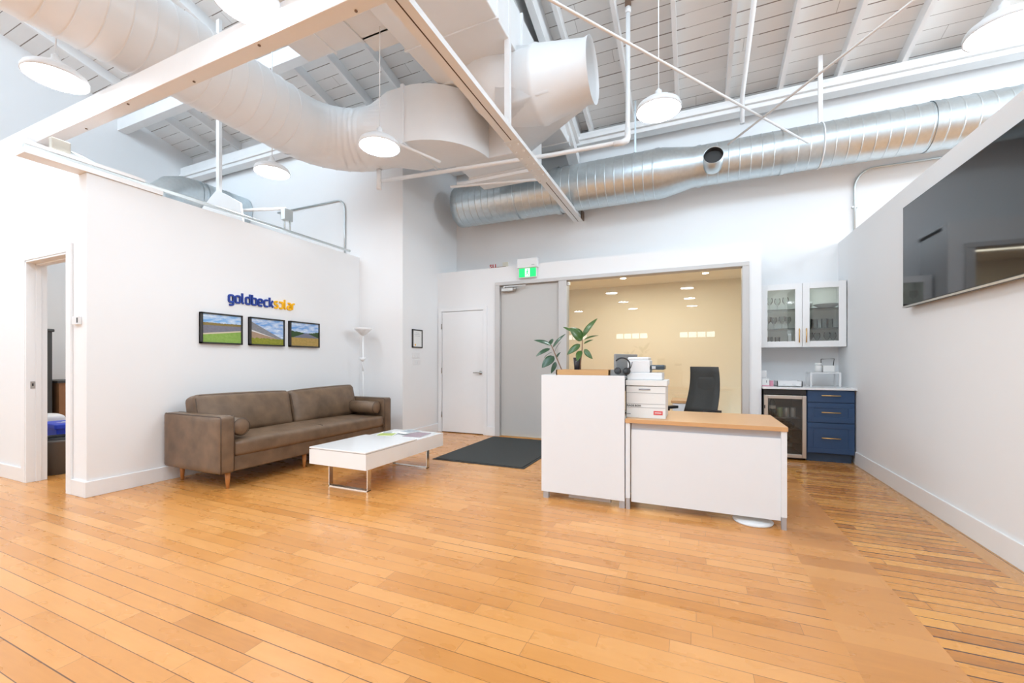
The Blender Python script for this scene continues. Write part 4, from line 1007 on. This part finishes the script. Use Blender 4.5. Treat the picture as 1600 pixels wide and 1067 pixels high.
# monitor seen from behind with a headset hanging on it
t = thing('computer_monitor', 'grey computer monitor seen from behind, standing behind the counter', 'monitor', (-0.47, 4.02, 0.73))
T = Matrix.Translation((-0.55, 4.0, 0)) @ Matrix.Rotation(R(68), 4, 'Z')
m = MB(); m.box(-0.255, 0.12, -0.014, 0.012, 0.93, 1.265, T); part('shell', m, M['monitor_grey'], t, bevel=0.006)
m = MB(); m.box(-0.247, 0.112, 0.012, 0.015, 0.94, 1.255, T); part('screen', m, M['black'], t)
m = MB(); m.box(-0.10, -0.05, -0.05, -0.014, 0.75, 1.10, T); m.box(-0.15, 0.0, -0.07, 0.06, 0.732, 0.745, T); part('stand', m, M['black'], t)
t = thing('headset', 'black headset with boom microphone propped between the grey monitor and the printer', 'headset', (-0.55, 3.575, 1.08))
hc = Vector((-0.553, 3.575, 1.165))
Th = Matrix.Translation(hc) @ Matrix.Rotation(R(15), 4, 'Z')
m = MB(); m.tube([Th @ Vector((0.062 * math.cos(R(q)), 0, 0.062 * math.sin(R(q)))) for q in range(-35, 150, 12)], 0.0065, 8); part('headband', m, M['black'], t)
for q in (-42, ):
    m = MB(); c = Th @ Vector((0.035, 0.0, -0.05)); m.lathe([(0, -0.016), (0.026, -0.016), (0.031, -0.006), (0.031, 0.010), (0.02, 0.018), (0, 0.018)], T=Matrix.Translation(c) @ Matrix.Rotation(R(70), 4, 'X') @ Matrix.Rotation(R(25), 4, 'Y'), seg=20); part('ear_cup', m, M['black'], t)
m = MB(); c = Th @ Vector((-0.035, 0.02, -0.048)); m.lathe([(0, -0.016), (0.024, -0.016), (0.029, -0.006), (0.029, 0.010), (0.02, 0.018), (0, 0.018)], T=Matrix.Translation(c) @ Matrix.Rotation(R(70), 4, 'X'), seg=20); part('ear_cup', m, M['black'], t)
m = MB(); m.tube([Th @ Vector((0.055, 0, -0.045)), Th @ Vector((0.072, 0, -0.01)), Th @ Vector((0.082, 0, 0.03))], 0.003, 6); part('microphone_boom', m, M['black'], t)

# tray, vase and rubber plants on the counter
t = thing('wooden_tray', 'light wooden planter tray on the tall counter behind the plants', 'tray', (-1.0, 3.72, 1.068))
m = MB(); x0, x1, y0, y1, z0, z1 = -1.14, -0.66, 3.60, 3.84, 1.068, 1.125
m.box(x0, x1, y0, y1, z0, z0 + 0.012); m.box(x0, x1, y0, y0 + 0.014, z0, z1); m.box(x0, x1, y1 - 0.014, y1, z0, z1); m.box(x0, x0 + 0.014, y0, y1, z0, z1); m.box(x1 - 0.014, x1, y0, y1, z0, z1)
part('frame', m, M['tray_wood'], t, bevel=0.002)
m = MB(); m.box(x0 + 0.014, x1 - 0.014, y0 + 0.014, y1 - 0.014, z0 + 0.012, z0 + 0.035); part('soil', m, mat('soil', (0.06, 0.04, 0.025), 0.9, var=0.4, scale=40), t)
m = MB(); m.box(x1 + 0.0, x1 + 0.07, y0 + 0.02, y1 - 0.02, z0, z1 + 0.002); part('end_panel', m, M['monitor_grey'], t)
m = MB(); vx, vy, vz = -0.975, 3.72, 1.103
m.lathe([(0.0, 0), (0.024, 0), (0.037, 0.13), (0.034, 0.13), (0.02, 0.006), (0, 0.006)], (vx, vy, vz), 20); vase = solo('glass_vase', m, M['smoke_glass'], 'small dark smoked glass vase standing in the wooden tray', 'vase', (vx, vy, vz))

def leaf(mb, base, tip, width, nrm, droop=0.0):
    a, b_ = Vector(base), Vector(tip); d = b_ - a; L = d.length; n_ = Vector(nrm); s = d.cross(n_).normalized(); n_ = s.cross(d).normalized()
    K = 9; rows = []
    for i in range(K + 1):
        u = i / K; w_ = 1.22 * width * (math.sin(math.pi * min(1, u ** 0.8)) ** 0.75) * (1 - 0.12 * u) if 0 < u < 1 else 0.0008
        c = a + d * u + n_ * (droop * math.sin(math.pi * u) * L)
        rows.append([c - s * w_ / 2 + n_ * 0.10 * w_, c - s * w_ / 4 + n_ * 0.03 * w_, c, c + s * w_ / 4 + n_ * 0.03 * w_, c + s * w_ / 2 + n_ * 0.10 * w_])
    vs = [p for r_ in rows for p in r_]; nv = len(vs)
    vs2 = [p - n_ * 0.0012 for p in vs]; fs = []
    for i in range(K):
        for j in range(4):
            q = i * 5 + j; fs.append((q, q + 1, q + 6, q + 5)); fs.append((nv + q, nv + q + 5, nv + q + 6, nv + q + 1))
        for j in (0, 4):
            q = i * 5 + j; fs.append((q, q + 5, nv + q + 5, nv + q) if j == 0 else (q, nv + q, nv + q + 5, q + 5))
    mb.add(vs + vs2, fs, True)

# screen-plane sketch of each plant turned into real positions around its own stem
def plantpos(u, v, depth):
    s_, c_ = 0.3995, 0.9167
    px_, py_ = 830 + u / 5.334, 480 + v / 5.334
    a, b_ = (px_ - 800) / 654, (566 - py_) / 654; ry = c_ + s_ * a; t_ = depth / ry
    return Vector(((-s_ + c_ * a) * t_, depth, 1.19 + b_ * t_))
def rubber_plant(label, stem, leaves, D, mm, org):
    t = thing('rubber_plant', label, 'plant', org)
    m = MB(); m.tube([plantpos(u, v, D + dy) for (u, v, dy) in stem], [0.0065 - 0.003 * i / len(stem) for i in range(len(stem))], 8); part('stem', m, M['stem'], t)
    m = MB()
    for (b0, b1, t0, t1, w_, dy, nr) in leaves:
        p0 = plantpos(b0, b1, D); p1 = plantpos(t0, t1, D + dy); leaf(m, p0, p1, w_, nr, 0.05)
    part('foliage', m, mm, t)
rubber_plant('leaning rubber plant with dark green leaves, the left one on the counter',
    [(270, 575, -0.02), (262, 540, 0), (215, 430, 0), (180, 345, 0), (165, 312, 0)],
    [(168, 318, 22, 275, 0.048, -0.06, (0.1, -0.75, 1)), (160, 312, 178, 262, 0.036, 0.09, (0, -1, 0.6)), (180, 335, 286, 222, 0.036, 0.03, (-0.8, -1, 0.3)), (195, 372, 250, 285, 0.024, 0.08, (-1, -0.6, 0.2)),
     (158, 345, 38, 410, 0.046, -0.05, (0.2, -0.8, 1)), (190, 408, 88, 505, 0.072, -0.08, (0.3, -1, 0.5)), (205, 455, 166, 552, 0.036, -0.03, (0.5, -1, 0.2)), (208, 425, 246, 372, 0.028, 0.05, (-0.6, -1, 0.4)), (172, 375, 108, 422, 0.026, 0.08, (0, -0.6, 1))],
    3.66, M['leaf_dark'], (-1.15, 3.66, 1.103))
rubber_plant('upright rubber plant with glossy leaves standing in the small dark vase',
    [(408, 520, 0), (412, 450, 0), (424, 350, 0), (426, 268, 0)],
    [(426, 276, 318, 172, 0.100, -0.07, (0.5, -1, 0.7)), (428, 250, 552, 92, 0.060, 0.03, (-0.7, -1, 0.2)), (335, 200, 266, 165, 0.022, 0.02, (0, -1, 1)), (440, 270, 562, 235, 0.026, 0.06, (0, -0.6, 1)), (438, 305, 517, 270, 0.024, 0.05, (0, -0.6, 1)),
     (408, 308, 298, 396, 0.050, -0.07, (0.4, -1, 0.5)), (412, 360, 384, 450, 0.050, -0.09, (0, -1, 0.3)), (442, 350, 512, 432, 0.042, -0.04, (-0.4, -1, 0.4))],
    3.70, M['leaf'], (-1.015, 3.70, 1.11))

# ================================================================== office chair
t = thing('office_chair', 'black mesh office chair behind the oak desktop', 'chair', (-0.06, 4.95, 0), rotz=0)
T = Matrix.Translation((-0.06, 4.95, 0)) @ Matrix.Rotation(R(140), 4, 'Z')      # faces local +Y
m = MB(); m.cushion((0, 0.05, 0.48), (0.48, 0.46, 0.08), 0.035, (0, 0, 0.01), 10, T=T); part('seat', m, M['black_mesh'], t)
m = MB(); rings = []
for i in range(9):
    u = i / 8; z = 0.62 + 0.52 * u; w_ = 0.21 - 0.03 * u; y = -0.20 - 0.06 * math.sin(u * 2.4) - 0.03 * u
    rings.append([T @ Vector((-w_, y + 0.035, z)), T @ Vector((-w_ * 0.5, y + 0.004, z)), T @ Vector((w_ * 0.5, y + 0.004, z)), T @ Vector((w_, y + 0.035, z)), T @ Vector((w_, y + 0.02, z)), T @ Vector((w_ * 0.5, y - 0.012, z)), T @ Vector((-w_ * 0.5, y - 0.012, z)), T @ Vector((-w_, y + 0.02, z))])
m.loft(rings); part('backrest', m, M['black_mesh'], t)
m = MB(); m.cushion((0, -0.29, 0.86), (0.26, 0.035, 0.34), 0.015, (0, 0.006, 0), 8, T=T); part('lumbar_pad', m, M['black_mesh'], t)
m = MB(); m.tube([T @ Vector(p) for p in ((0, -0.02, 0.43), (0, -0.24, 0.47), (0, -0.30, 0.62), (0, -0.29, 0.95))], 0.02, 10); part('back_support', m, M['black'], t)
for s in (-1, 1):
    m = MB(); m.tube([T @ Vector(p) for p in ((s * 0.22, 0, 0.45), (s * 0.28, 0, 0.50), (s * 0.28, 0, 0.66))], 0.016, 8); m.box(s * 0.28 - 0.035, s * 0.28 + 0.035, -0.12, 0.13, 0.66, 0.69, T); part('armrest', m, M['black'], t)
m = MB(); m.tube([T @ Vector((0, 0, 0.10)), T @ Vector((0, 0, 0.44))], [0.025, 0.02], 12); part('gas_lift', m, M['black'], t)
for k in range(5):
    a = R(72 * k + 20); d = Vector((math.cos(a), math.sin(a), 0)); o_ = Vector((-0.06, 4.95, 0))
    m = MB(); m.tube([o_ + d * 0.02 + Vector((0, 0, 0.11)), o_ + d * 0.28 + Vector((0, 0, 0.075))], [0.022, 0.014], 8); ll = part('leg', m, M['black'], t)
    m = MB(); m.tube([o_ + d * 0.28 + Vector((-0.02, 0, 0.028)), o_ + d * 0.28 + Vector((0.02, 0, 0.028))], 0.028, 12); m.tube([o_ + d * 0.28 + Vector((0, 0, 0.03)), o_ + d * 0.28 + Vector((0, 0, 0.075))], 0.008, 8); part('caster', m, M['black'], ll)

# ================================================================== kitchenette
KX0, KX1 = 0.79, 1.715
t = thing('wall_cabinet', 'white wall cabinet with two glass doors and brass pulls', 'cabinet', (1.26, 6.5, 1.39))
cz0, cz1, cf = 1.385, 2.20, 6.36
m = MB()
m.box(0.80, 0.82, cf + 0.02, YB, cz0, cz1); m.box(1.70, KX1, cf + 0.02, YB, cz0, cz1); m.box(0.82, 1.70, cf + 0.02, YB, cz0, cz0 + 0.02); m.box(0.82, 1.70, cf + 0.02, YB, cz1 - 0.02, cz1); m.box(1.25, 1.27, cf + 0.02, YB, cz0, cz1)
part('case', m, M['trim'], t)
m = MB(); m.box(0.82, 1.70, YB - 0.012, YB - 0.002, cz0 + 0.02, cz1 - 0.02); part('back_panel', m, M['cab_inside'], t)
for zz in (1.62, 1.87):
    m = MB(); m.box(0.821, 1.249, cf + 0.04, YB - 0.02, zz, zz + 0.008); m.box(1.271, 1.699, cf + 0.04, YB - 0.02, zz, zz + 0.008); part('glass_shelf', m, M['glassware'], t)
for x0, x1, hx in ((0.802, 1.258, 1.222), (1.262, KX1 - 0.002, 1.298)):
    s_ = 0.075; m = MB()
    m.box(x0, x0 + s_, cf, cf + 0.02, cz0, cz1); m.box(x1 - s_, x1, cf, cf + 0.02, cz0, cz1); m.box(x0 + s_, x1 - s_, cf, cf + 0.02, cz0, cz0 + s_); m.box(x0 + s_, x1 - s_, cf, cf + 0.02, cz1 - s_, cz1)
    d_ = part('door', m, M['trim'], t, bevel=0.002)
    m = MB(); m.box(x0 + s_, x1 - s_, cf + 0.008, cf + 0.012, cz0 + s_, cz1 - s_); part('glass_pane', m, M['thin_glass'], d_)
    m = MB(); m.tube([(hx, cf - 0.03, 1.44), (hx, cf - 0.03, 1.62)], 0.007, 10); m.tube([(hx, cf - 0.03, 1.46), (hx, cf, 1.46)], 0.005, 8); m.tube([(hx, cf - 0.03, 1.60), (hx, cf, 1.60)], 0.005, 8); part('pull', m, M['brass'], d_)
M['shelf_fill'] = mat('shelf_fill_glow', (0.9, 0.9, 0.9), 0.4, emit=(0.92, 1.0, 0.93), estr=26.0)  # glowing discs added under the case top to brighten the shelves
for x in (1.035, 1.485):
    m = MB(); m.lathe([(0, -0.012), (0.028, -0.012), (0.03, 0)], (x, cf + 0.09, cz1 - 0.021), 18); part('fill_disc', m, M['shelf_fill'], t)
# glasses and dishes
def glass_profile(kind):
    if kind == 'wine': return [(0, 0), (0.032, 0), (0.03, 0.003), (0.004, 0.008), (0.004, 0.07), (0.02, 0.085), (0.035, 0.11), (0.036, 0.135), (0.031, 0.165), (0.0295, 0.165), (0.034, 0.135), (0.033, 0.112), (0.0, 0.082)]
    return [(0, 0), (0.03, 0), (0.034, 0.12), (0.032, 0.12), (0.028, 0.005), (0, 0.005)]
def stand(kind, xs, y, z, label, group, name):
    root = None; n_ = len(xs)
    for i, x in enumerate(xs):
        lb = label + ', ' + ('leftmost' if i == 0 else 'rightmost' if i == n_ - 1 else ('second' if i == 1 else 'third') + ' from the left')
        yy = y + 0.07 * (i % 2)
        if root is None:
            m = MB(); m.lathe(glass_profile(kind), (x, yy, z), 18); root = solo(name, m, M['glassware'], lb, 'glass', (x, yy, z), group)
        else:
            c = root.copy(); COL.objects.link(c); c.location = (x, yy, z); c['label'] = lb
stand('wine', [0.90, 0.98, 1.06, 1.14], 6.50, 1.628, 'clear stemmed glass, middle shelf, left glass door', 'stemmed glasses on the left middle shelf', 'wine_glass')
stand('wine', [0.92, 1.02, 1.10], 6.50, 1.878, 'clear stemmed glass, top shelf, left glass door', 'stemmed glasses on the left top shelf', 'wine_glass')
stand('tumbler', [1.36, 1.44, 1.52, 1.60], 6.50, 1.628, 'clear tumbler, middle shelf, right glass door', 'tumblers on the right middle shelf', 'tumbler')
stand('wine', [1.37, 1.46, 1.55, 1.63], 6.50, 1.406, 'clear stemmed glass, lowest shelf, right glass door', 'stemmed glasses on the right lowest shelf', 'wine_glass')
stand('tumbler', [0.92, 1.02], 6.50, 1.406, 'clear tumbler, lowest shelf, left glass door', 'tumblers on the left lowest shelf', 'tumbler')
m = MB(); m.box(1.12, 1.16, 6.45, 6.50, 1.406, 1.56); solo('white_bottle', m, M['porcelain'], 'small white upright bottle at the bottom right of the left glass door', 'bottle', (1.14, 6.47, 1.406), bevel=0.006)
m = MB(); m.lathe([(0, 0), (0.06, 0), (0.15, 0.05), (0.155, 0.055), (0.148, 0.055), (0.06, 0.01), (0, 0.01)], (1.55, 6.53, 1.878), 28); m.v = [Vector((1.55 + (p.x - 1.55) * 0.9, p.y * 1.0, p.z)) for p in m.v]
solo('serving_bowl', m, M['porcelain'], 'wide shallow white serving dish on the right top shelf', 'bowl', (1.55, 6.53, 1.878))
m = MB(); m.lathe([(0, 0), (0.035, 0), (0.055, 0.05), (0.058, 0.09), (0.054, 0.09), (0.05, 0.05), (0, 0.01)], (1.34, 6.50, 1.878), 24); solo('sugar_bowl', m, M['porcelain'], 'small round white bowl on the left of the right top shelf', 'bowl', (1.34, 6.50, 1.878))

# worktop
m = MB(); m.box(0.78, XR, 6.02, YB, 0.86, 0.885); solo('worktop', m, M['quartz'], 'thin white quartz worktop over the fridge and blue drawers', 'worktop', (1.25, 6.3, 0.86), bevel=0.003)
# drawer cabinet
t = thing('drawer_cabinet', 'navy blue base cabinet with three drawers and brass bar pulls', 'cabinet', (1.47, 6.35, 0)); kf = 6.05
m = MB(); m.box(1.245, 1.712, kf + 0.02, YB - 0.02, 0.10, 0.86); part('case', m, M['navy'], t)
m = MB(); m.box(1.25, 1.69, kf + 0.045, YB - 0.02, 0, 0.10); part('toe_kick', m, M['navy_kick'], t)
for z0, z1, shaker in ((0.715, 0.855, False), (0.475, 0.705, True), (0.108, 0.465, True)):
    m = MB(); x0, x1 = 1.25, 1.708
    if shaker:
        s_ = 0.06; m.box(x0, x1, kf + 0.008, kf + 0.02, z0, z1); m.box(x0, x1, kf, kf + 0.008, z0, z0 + s_); m.box(x0, x1, kf, kf + 0.008, z1 - s_, z1); m.box(x0, x0 + s_, kf, kf + 0.008, z0 + s_, z1 - s_); m.box(x1 - s_, x1, kf, kf + 0.008, z0 + s_, z1 - s_)
    else: m.box(x0, x1, kf, kf + 0.02, z0, z1)
    d_ = part('drawer', m, M['navy'], t, bevel=0.003)
    zz = (z0 + z1) / 2 + (0.005 if shaker else 0.01); m = MB(); m.tube([(1.385, kf - 0.03, zz), (1.57, kf - 0.03, zz)], 0.007, 10); m.tube([(1.40, kf - 0.03, zz), (1.40, kf, zz)], 0.005, 8); m.tube([(1.555, kf - 0.03, zz), (1.555, kf, zz)], 0.005, 8)
    part('pull', m, M['brass'], d_)
# beverage fridge
t = thing('beverage_fridge', 'black beverage fridge with a steel framed glass door', 'fridge', (1.01, 6.35, 0)); ff = 6.03
m = MB(); x0, x1 = 0.795, 1.235
m.box(x0, x0 + 0.03, ff + 0.05, YB - 0.05, 0.01, 0.855); m.box(x1 - 0.03, x1, ff + 0.05, YB - 0.05, 0.01, 0.855); m.box(x0, x1, YB - 0.08, YB - 0.05, 0.01, 0.855); m.box(x0, x1, ff + 0.03, YB - 0.05, 0.795, 0.855); m.box(x0, x1, ff + 0.05, YB - 0.05, 0.01, 0.06)
part('cabinet_shell', m, M['black'], t)
m = MB(); m.box(x0 + 0.03, x1 - 0.03, YB - 0.085, YB - 0.081, 0.06, 0.79); m.box(x0 + 0.031, x0 + 0.034, ff + 0.06, YB - 0.09, 0.06, 0.79); m.box(x1 - 0.034, x1 - 0.031, ff + 0.06, YB - 0.09, 0.06, 0.79); part('liner', m, M['fridge_in'], t)
m = MB(); s_ = 0.042; z0, z1 = 0.03, 0.785
m.box(x0, x0 + s_, ff, ff + 0.04, z0, z1); m.box(x1 - s_, x1, ff, ff + 0.04, z0, z1); m.box(x0 + s_, x1 - s_, ff, ff + 0.04, z0, z0 + s_); m.box(x0 + s_, x1 - s_, ff, ff + 0.04, z1 - s_, z1)
d_ = part('door', m, M['stainless'], t, bevel=0.003)
m = MB(); m.box(x0 + s_, x1 - s_, ff + 0.012, ff + 0.018, z0 + s_, z1 - s_); part('glass_pane', m, glass_mat('fridge_glass', (0.80, 0.79, 0.76), 0.02, 1.2), d_)
m = MB(); m.box(x0 - 0.0, x0 + 0.012, ff - 0.012, ff + 0.0, 0.62, 0.66); part('hinge_cap', m, M['black'], d_)
for zz in (0.20, 0.36, 0.50):
    m = MB()
    for k in range(9): yy = ff + 0.10 + k * 0.055; m.tube([(x0 + 0.035, yy, zz), (x1 - 0.035, yy, zz)], 0.0025, 6)
    m.tube([(x0 + 0.035, ff + 0.075, zz), (x1 - 0.035, ff + 0.075, zz)], 0.005, 6); part('wire_shelf', m, M['nickel'], t)
def can(x, y, z, mm, label, group, h=0.122, r=0.031):
    m = MB(); m.lathe([(0, 0), (r * 0.8, 0), (r, 0.01), (r, h - 0.012), (r * 0.82, h), (0, h)], (x, y, z), 18); return solo('drink_can', m, mm, label, 'can', (x, y, z), group)
c0 = can(0.985, ff + 0.15, 0.505, M['can_green'], 'pale green drink can on the top shelf of the fridge', 'cans on the fridge shelf')
for i, x in enumerate((1.055, 1.125)):
    can(x, ff + 0.15, 0.505, M['can_silver'], ('silver drink can beside the green one in the fridge', 'silver drink can nearest the blue drawers on the fridge shelf')[i], 'cans on the fridge shelf')
for x, z, lb in ((1.02, 0.366, 'clear round bottle lying on the middle rack of the fridge, left one'), (1.10, 0.366, 'clear round bottle lying on the middle rack of the fridge, right one'), (1.05, 0.206, 'clear round bottle lying on the lowest rack of the fridge')):
    m = MB(); m.lathe([(0, 0), (0.036, 0.005), (0.038, 0.16), (0.015, 0.21), (0.013, 0.27), (0, 0.27)], T=Matrix.Translation((x, ff + 0.10, z + 0.04)) @ Matrix.Rotation(R(-90), 4, 'X'), seg=18); solo('drink_bottle', m, M['glassware'], lb, 'bottle', (x, ff + 0.2, z))
m = MB(); m.lathe([(0, 0), (0.036, 0), (0.036, 0.17), (0.014, 0.22), (0.014, 0.27), (0, 0.27)], (0.905, ff + 0.16, 0.505), 18)
bt = solo('drink_bottle', m, M['bottle_dark'], 'dark upright bottle at the left of the fridge top shelf', 'bottle', (0.905, ff + 0.16, 0.505))
m = MB(); m.lathe([(0.0365, 0.10), (0.0365, 0.14)], (0.905, ff + 0.16, 0.505), 18); part('bottle_label', m, M['paper'], bt)

# things on the worktop
wt = 0.885
t = thing('counter_stand', 'small white shelf stand on the right of the worktop', 'stand', (1.50, 6.4, wt))
m = MB(); m.box(1.33, 1.645, 6.30, 6.52, wt + 0.165, wt + 0.18); part('top', m, M['plastic_white'], t)
for x in (1.33, 1.625):
    for y in (6.30, 6.50):
        m = MB(); m.box(x, x + 0.02, y, y + 0.02, wt, wt + 0.165); part('leg', m, M['plastic_white'], t)
zz = wt + 0.18
t = thing('lidded_jar', 'white lidded jar standing on the small shelf stand', 'jar', (1.44, 6.38, zz))
m = MB(); m.lathe([(0, 0), (0.037, 0), (0.037, 0.085), (0, 0.085)], (1.43, 6.37, zz), 24); part('jar_body', m, M['porcelain'], t)
m = MB(); m.lathe([(0, 0.088), (0.038, 0.088), (0.038, 0.112), (0.03, 0.118), (0, 0.118)], (1.43, 6.37, zz), 24); part('lid', m, M['porcelain'], t)
t = thing('napkin_caddy', 'white napkin box with a dark wire handle on the shelf stand', 'caddy', (1.54, 6.40, zz))
m = MB(); m.box(1.475, 1.60, 6.36, 6.45, zz, zz + 0.085); part('box', m, M['porcelain'], t, bevel=0.01)
m = MB(); m.tube([(1.465, 6.40, zz + 0.085), (1.465, 6.40, zz + 0.165), (1.60, 6.40, zz + 0.168), (1.59, 6.40, zz + 0.085)], 0.005, 8); part('handle', m, M['wire'], t)
t = thing('card_holder', 'small white and pink card box at the left end of the worktop', 'box', (0.83, 6.25, wt))
m = MB(); m.box(0.792, 0.875, 6.2, 6.26, wt, wt + 0.095); part('box', m, M['paper'], t)
m = MB(); m.box(0.794, 0.873, 6.197, 6.2, wt, wt + 0.012); part('pink_edge', m, M['pink_card'], t)
m = MB(); m.box(0.84, 0.848, 6.197, 6.2, wt + 0.045, wt + 0.075); part('printed_mark', m, M['print_grey'], t)
m = MB(); m.box(0.792, 0.862, 6.28, 6.36, wt, wt + 0.20); solo('white_canister', m, M['plastic_white'], 'pale square canister behind the pink edged card box', 'canister', (0.83, 6.3, wt), bevel=0.008)
m = MB(); m.box(0.885, 0.925, 6.24, 6.28, wt, wt + 0.07); solo('tea_box', m, M['pink_card'], 'little pale pink box just right of the card box', 'box', (0.9, 6.26, wt))
t = thing('white_tray', 'low white tray lying in the middle of the worktop', 'tray', (1.08, 6.3, wt))
m = MB(); x0, x1, y0, y1 = 0.96, 1.23, 6.2, 6.45
m.box(x0, x1, y0, y1, wt, wt + 0.008); m.box(x0, x1, y0, y0 + 0.01, wt, wt + 0.07); m.box(x0, x1, y1 - 0.01, y1, wt, wt + 0.07); m.box(x0, x0 + 0.01, y0, y1, wt, wt + 0.07); m.box(x1 - 0.01, x1, y0, y1, wt, wt + 0.07)
part('tray_body', m, M['plastic_white'], t)
m = MB(); m.box(1.02, 1.05, y0 - 0.002, y0, wt + 0.02, wt + 0.026); m.box(1.12, 1.16, y0 - 0.002, y0, wt + 0.02, wt + 0.026); part('slots', m, M['plastic_grey'], t)

# ================================================================== side room seen through the doorway
t = thing('waste_bin', 'grey round waste bin just inside the open doorway', 'bin', (-6.28, 2.18, 0))
m = MB(); m.lathe([(0, 0), (0.115, 0), (0.15, 0.34), (0.158, 0.345), (0.158, 0.37), (0.148, 0.37), (0.112, 0.012), (0, 0.012)], (-6.28, 2.18, 0), 32); part('tub', m, M['bin_grey'], t)
m = MB(); m.lathe([(0.155, 0.37), (0.156, 0.395), (0.14, 0.395), (0.14, 0.37)], (-6.28, 2.18, 0), 32); part('bin_liner', m, M['black'], t)
t = thing('recycling_bin', 'bright blue recycling bin behind the grey waste bin', 'bin', (-6.70, 2.40, 0))
m = MB(); c = (-6.70, 2.40)
m.loft([[Vector((c[0] + sx_ * a, c[1] + sy_ * b_, z)) for sx_, sy_ in ((-1, -1), (1, -1), (1, 1), (-1, 1))] for a, b_, z in ((0.17, 0.13, 0), (0.21, 0.16, 0.44))], (True, False), smooth=False)
part('tub', m, M['bin_blue'], t, bevel=0.01)
m = MB(); m.box(c[0] - 0.23, c[0] + 0.23, c[1] - 0.18, c[1] + 0.18, 0.44, 0.50); lid = part('lid', m, M['bin_blue'], t, bevel=0.015)
m = MB()
for k, (dx, dy, a) in enumerate(((0.03, -0.06, 20), (0.09, 0.0, 140), (-0.02, 0.02, 260))):
    Tk = Matrix.Translation((c[0] + dx, c[1] + dy, 0.5)) @ Matrix.Rotation(R(a), 4, 'Z'); m.box(-0.05, 0.03, -0.012, 0.012, 0, 0.002, Tk); m.prism([Tk @ Vector(p) for p in ((0.03, -0.028, 0), (0.06, 0, 0), (0.03, 0.028, 0))], (0, 0, 0.002))
part('recycling_arrows', m, M['paper'], lid)
m = MB(); m.cushion((-7.14, 2.40, 0.28), (0.30, 0.22, 0.55), 0.05, (0, 0, 0.02), 8); solo('white_bin', m, M['plastic_white'], 'white round topped bin behind the blue recycling bin', 'bin', (-7.14, 2.40, 0))
t = thing('filing_cabinet', 'tall charcoal cabinet inside the side room', 'cabinet', (-8.3, 2.4, 0))
m = MB(); m.box(-8.6, -7.95, 2.15, 2.70, 0, 1.60); part('case', m, M['cab_dark'], t)
m = MB(); m.box(-8.62, -7.93, 2.13, 2.72, 1.60, 1.64); part('top', m, M['cab_dark'], t, bevel=0.01)
t = thing('wooden_credenza', 'brown wooden low cabinet with a dark top inside the side room', 'cabinet', (-8.0, 3.1, 0))
m = MB(); m.box(-8.6, -7.9, 2.75, 3.9, 0.0, 0.91); part('body', m, M['cred_wood'], t)
m = MB(); m.box(-8.62, -7.88, 2.73, 3.92, 0.91, 0.94); part('top', m, M['cab_dark'], t)
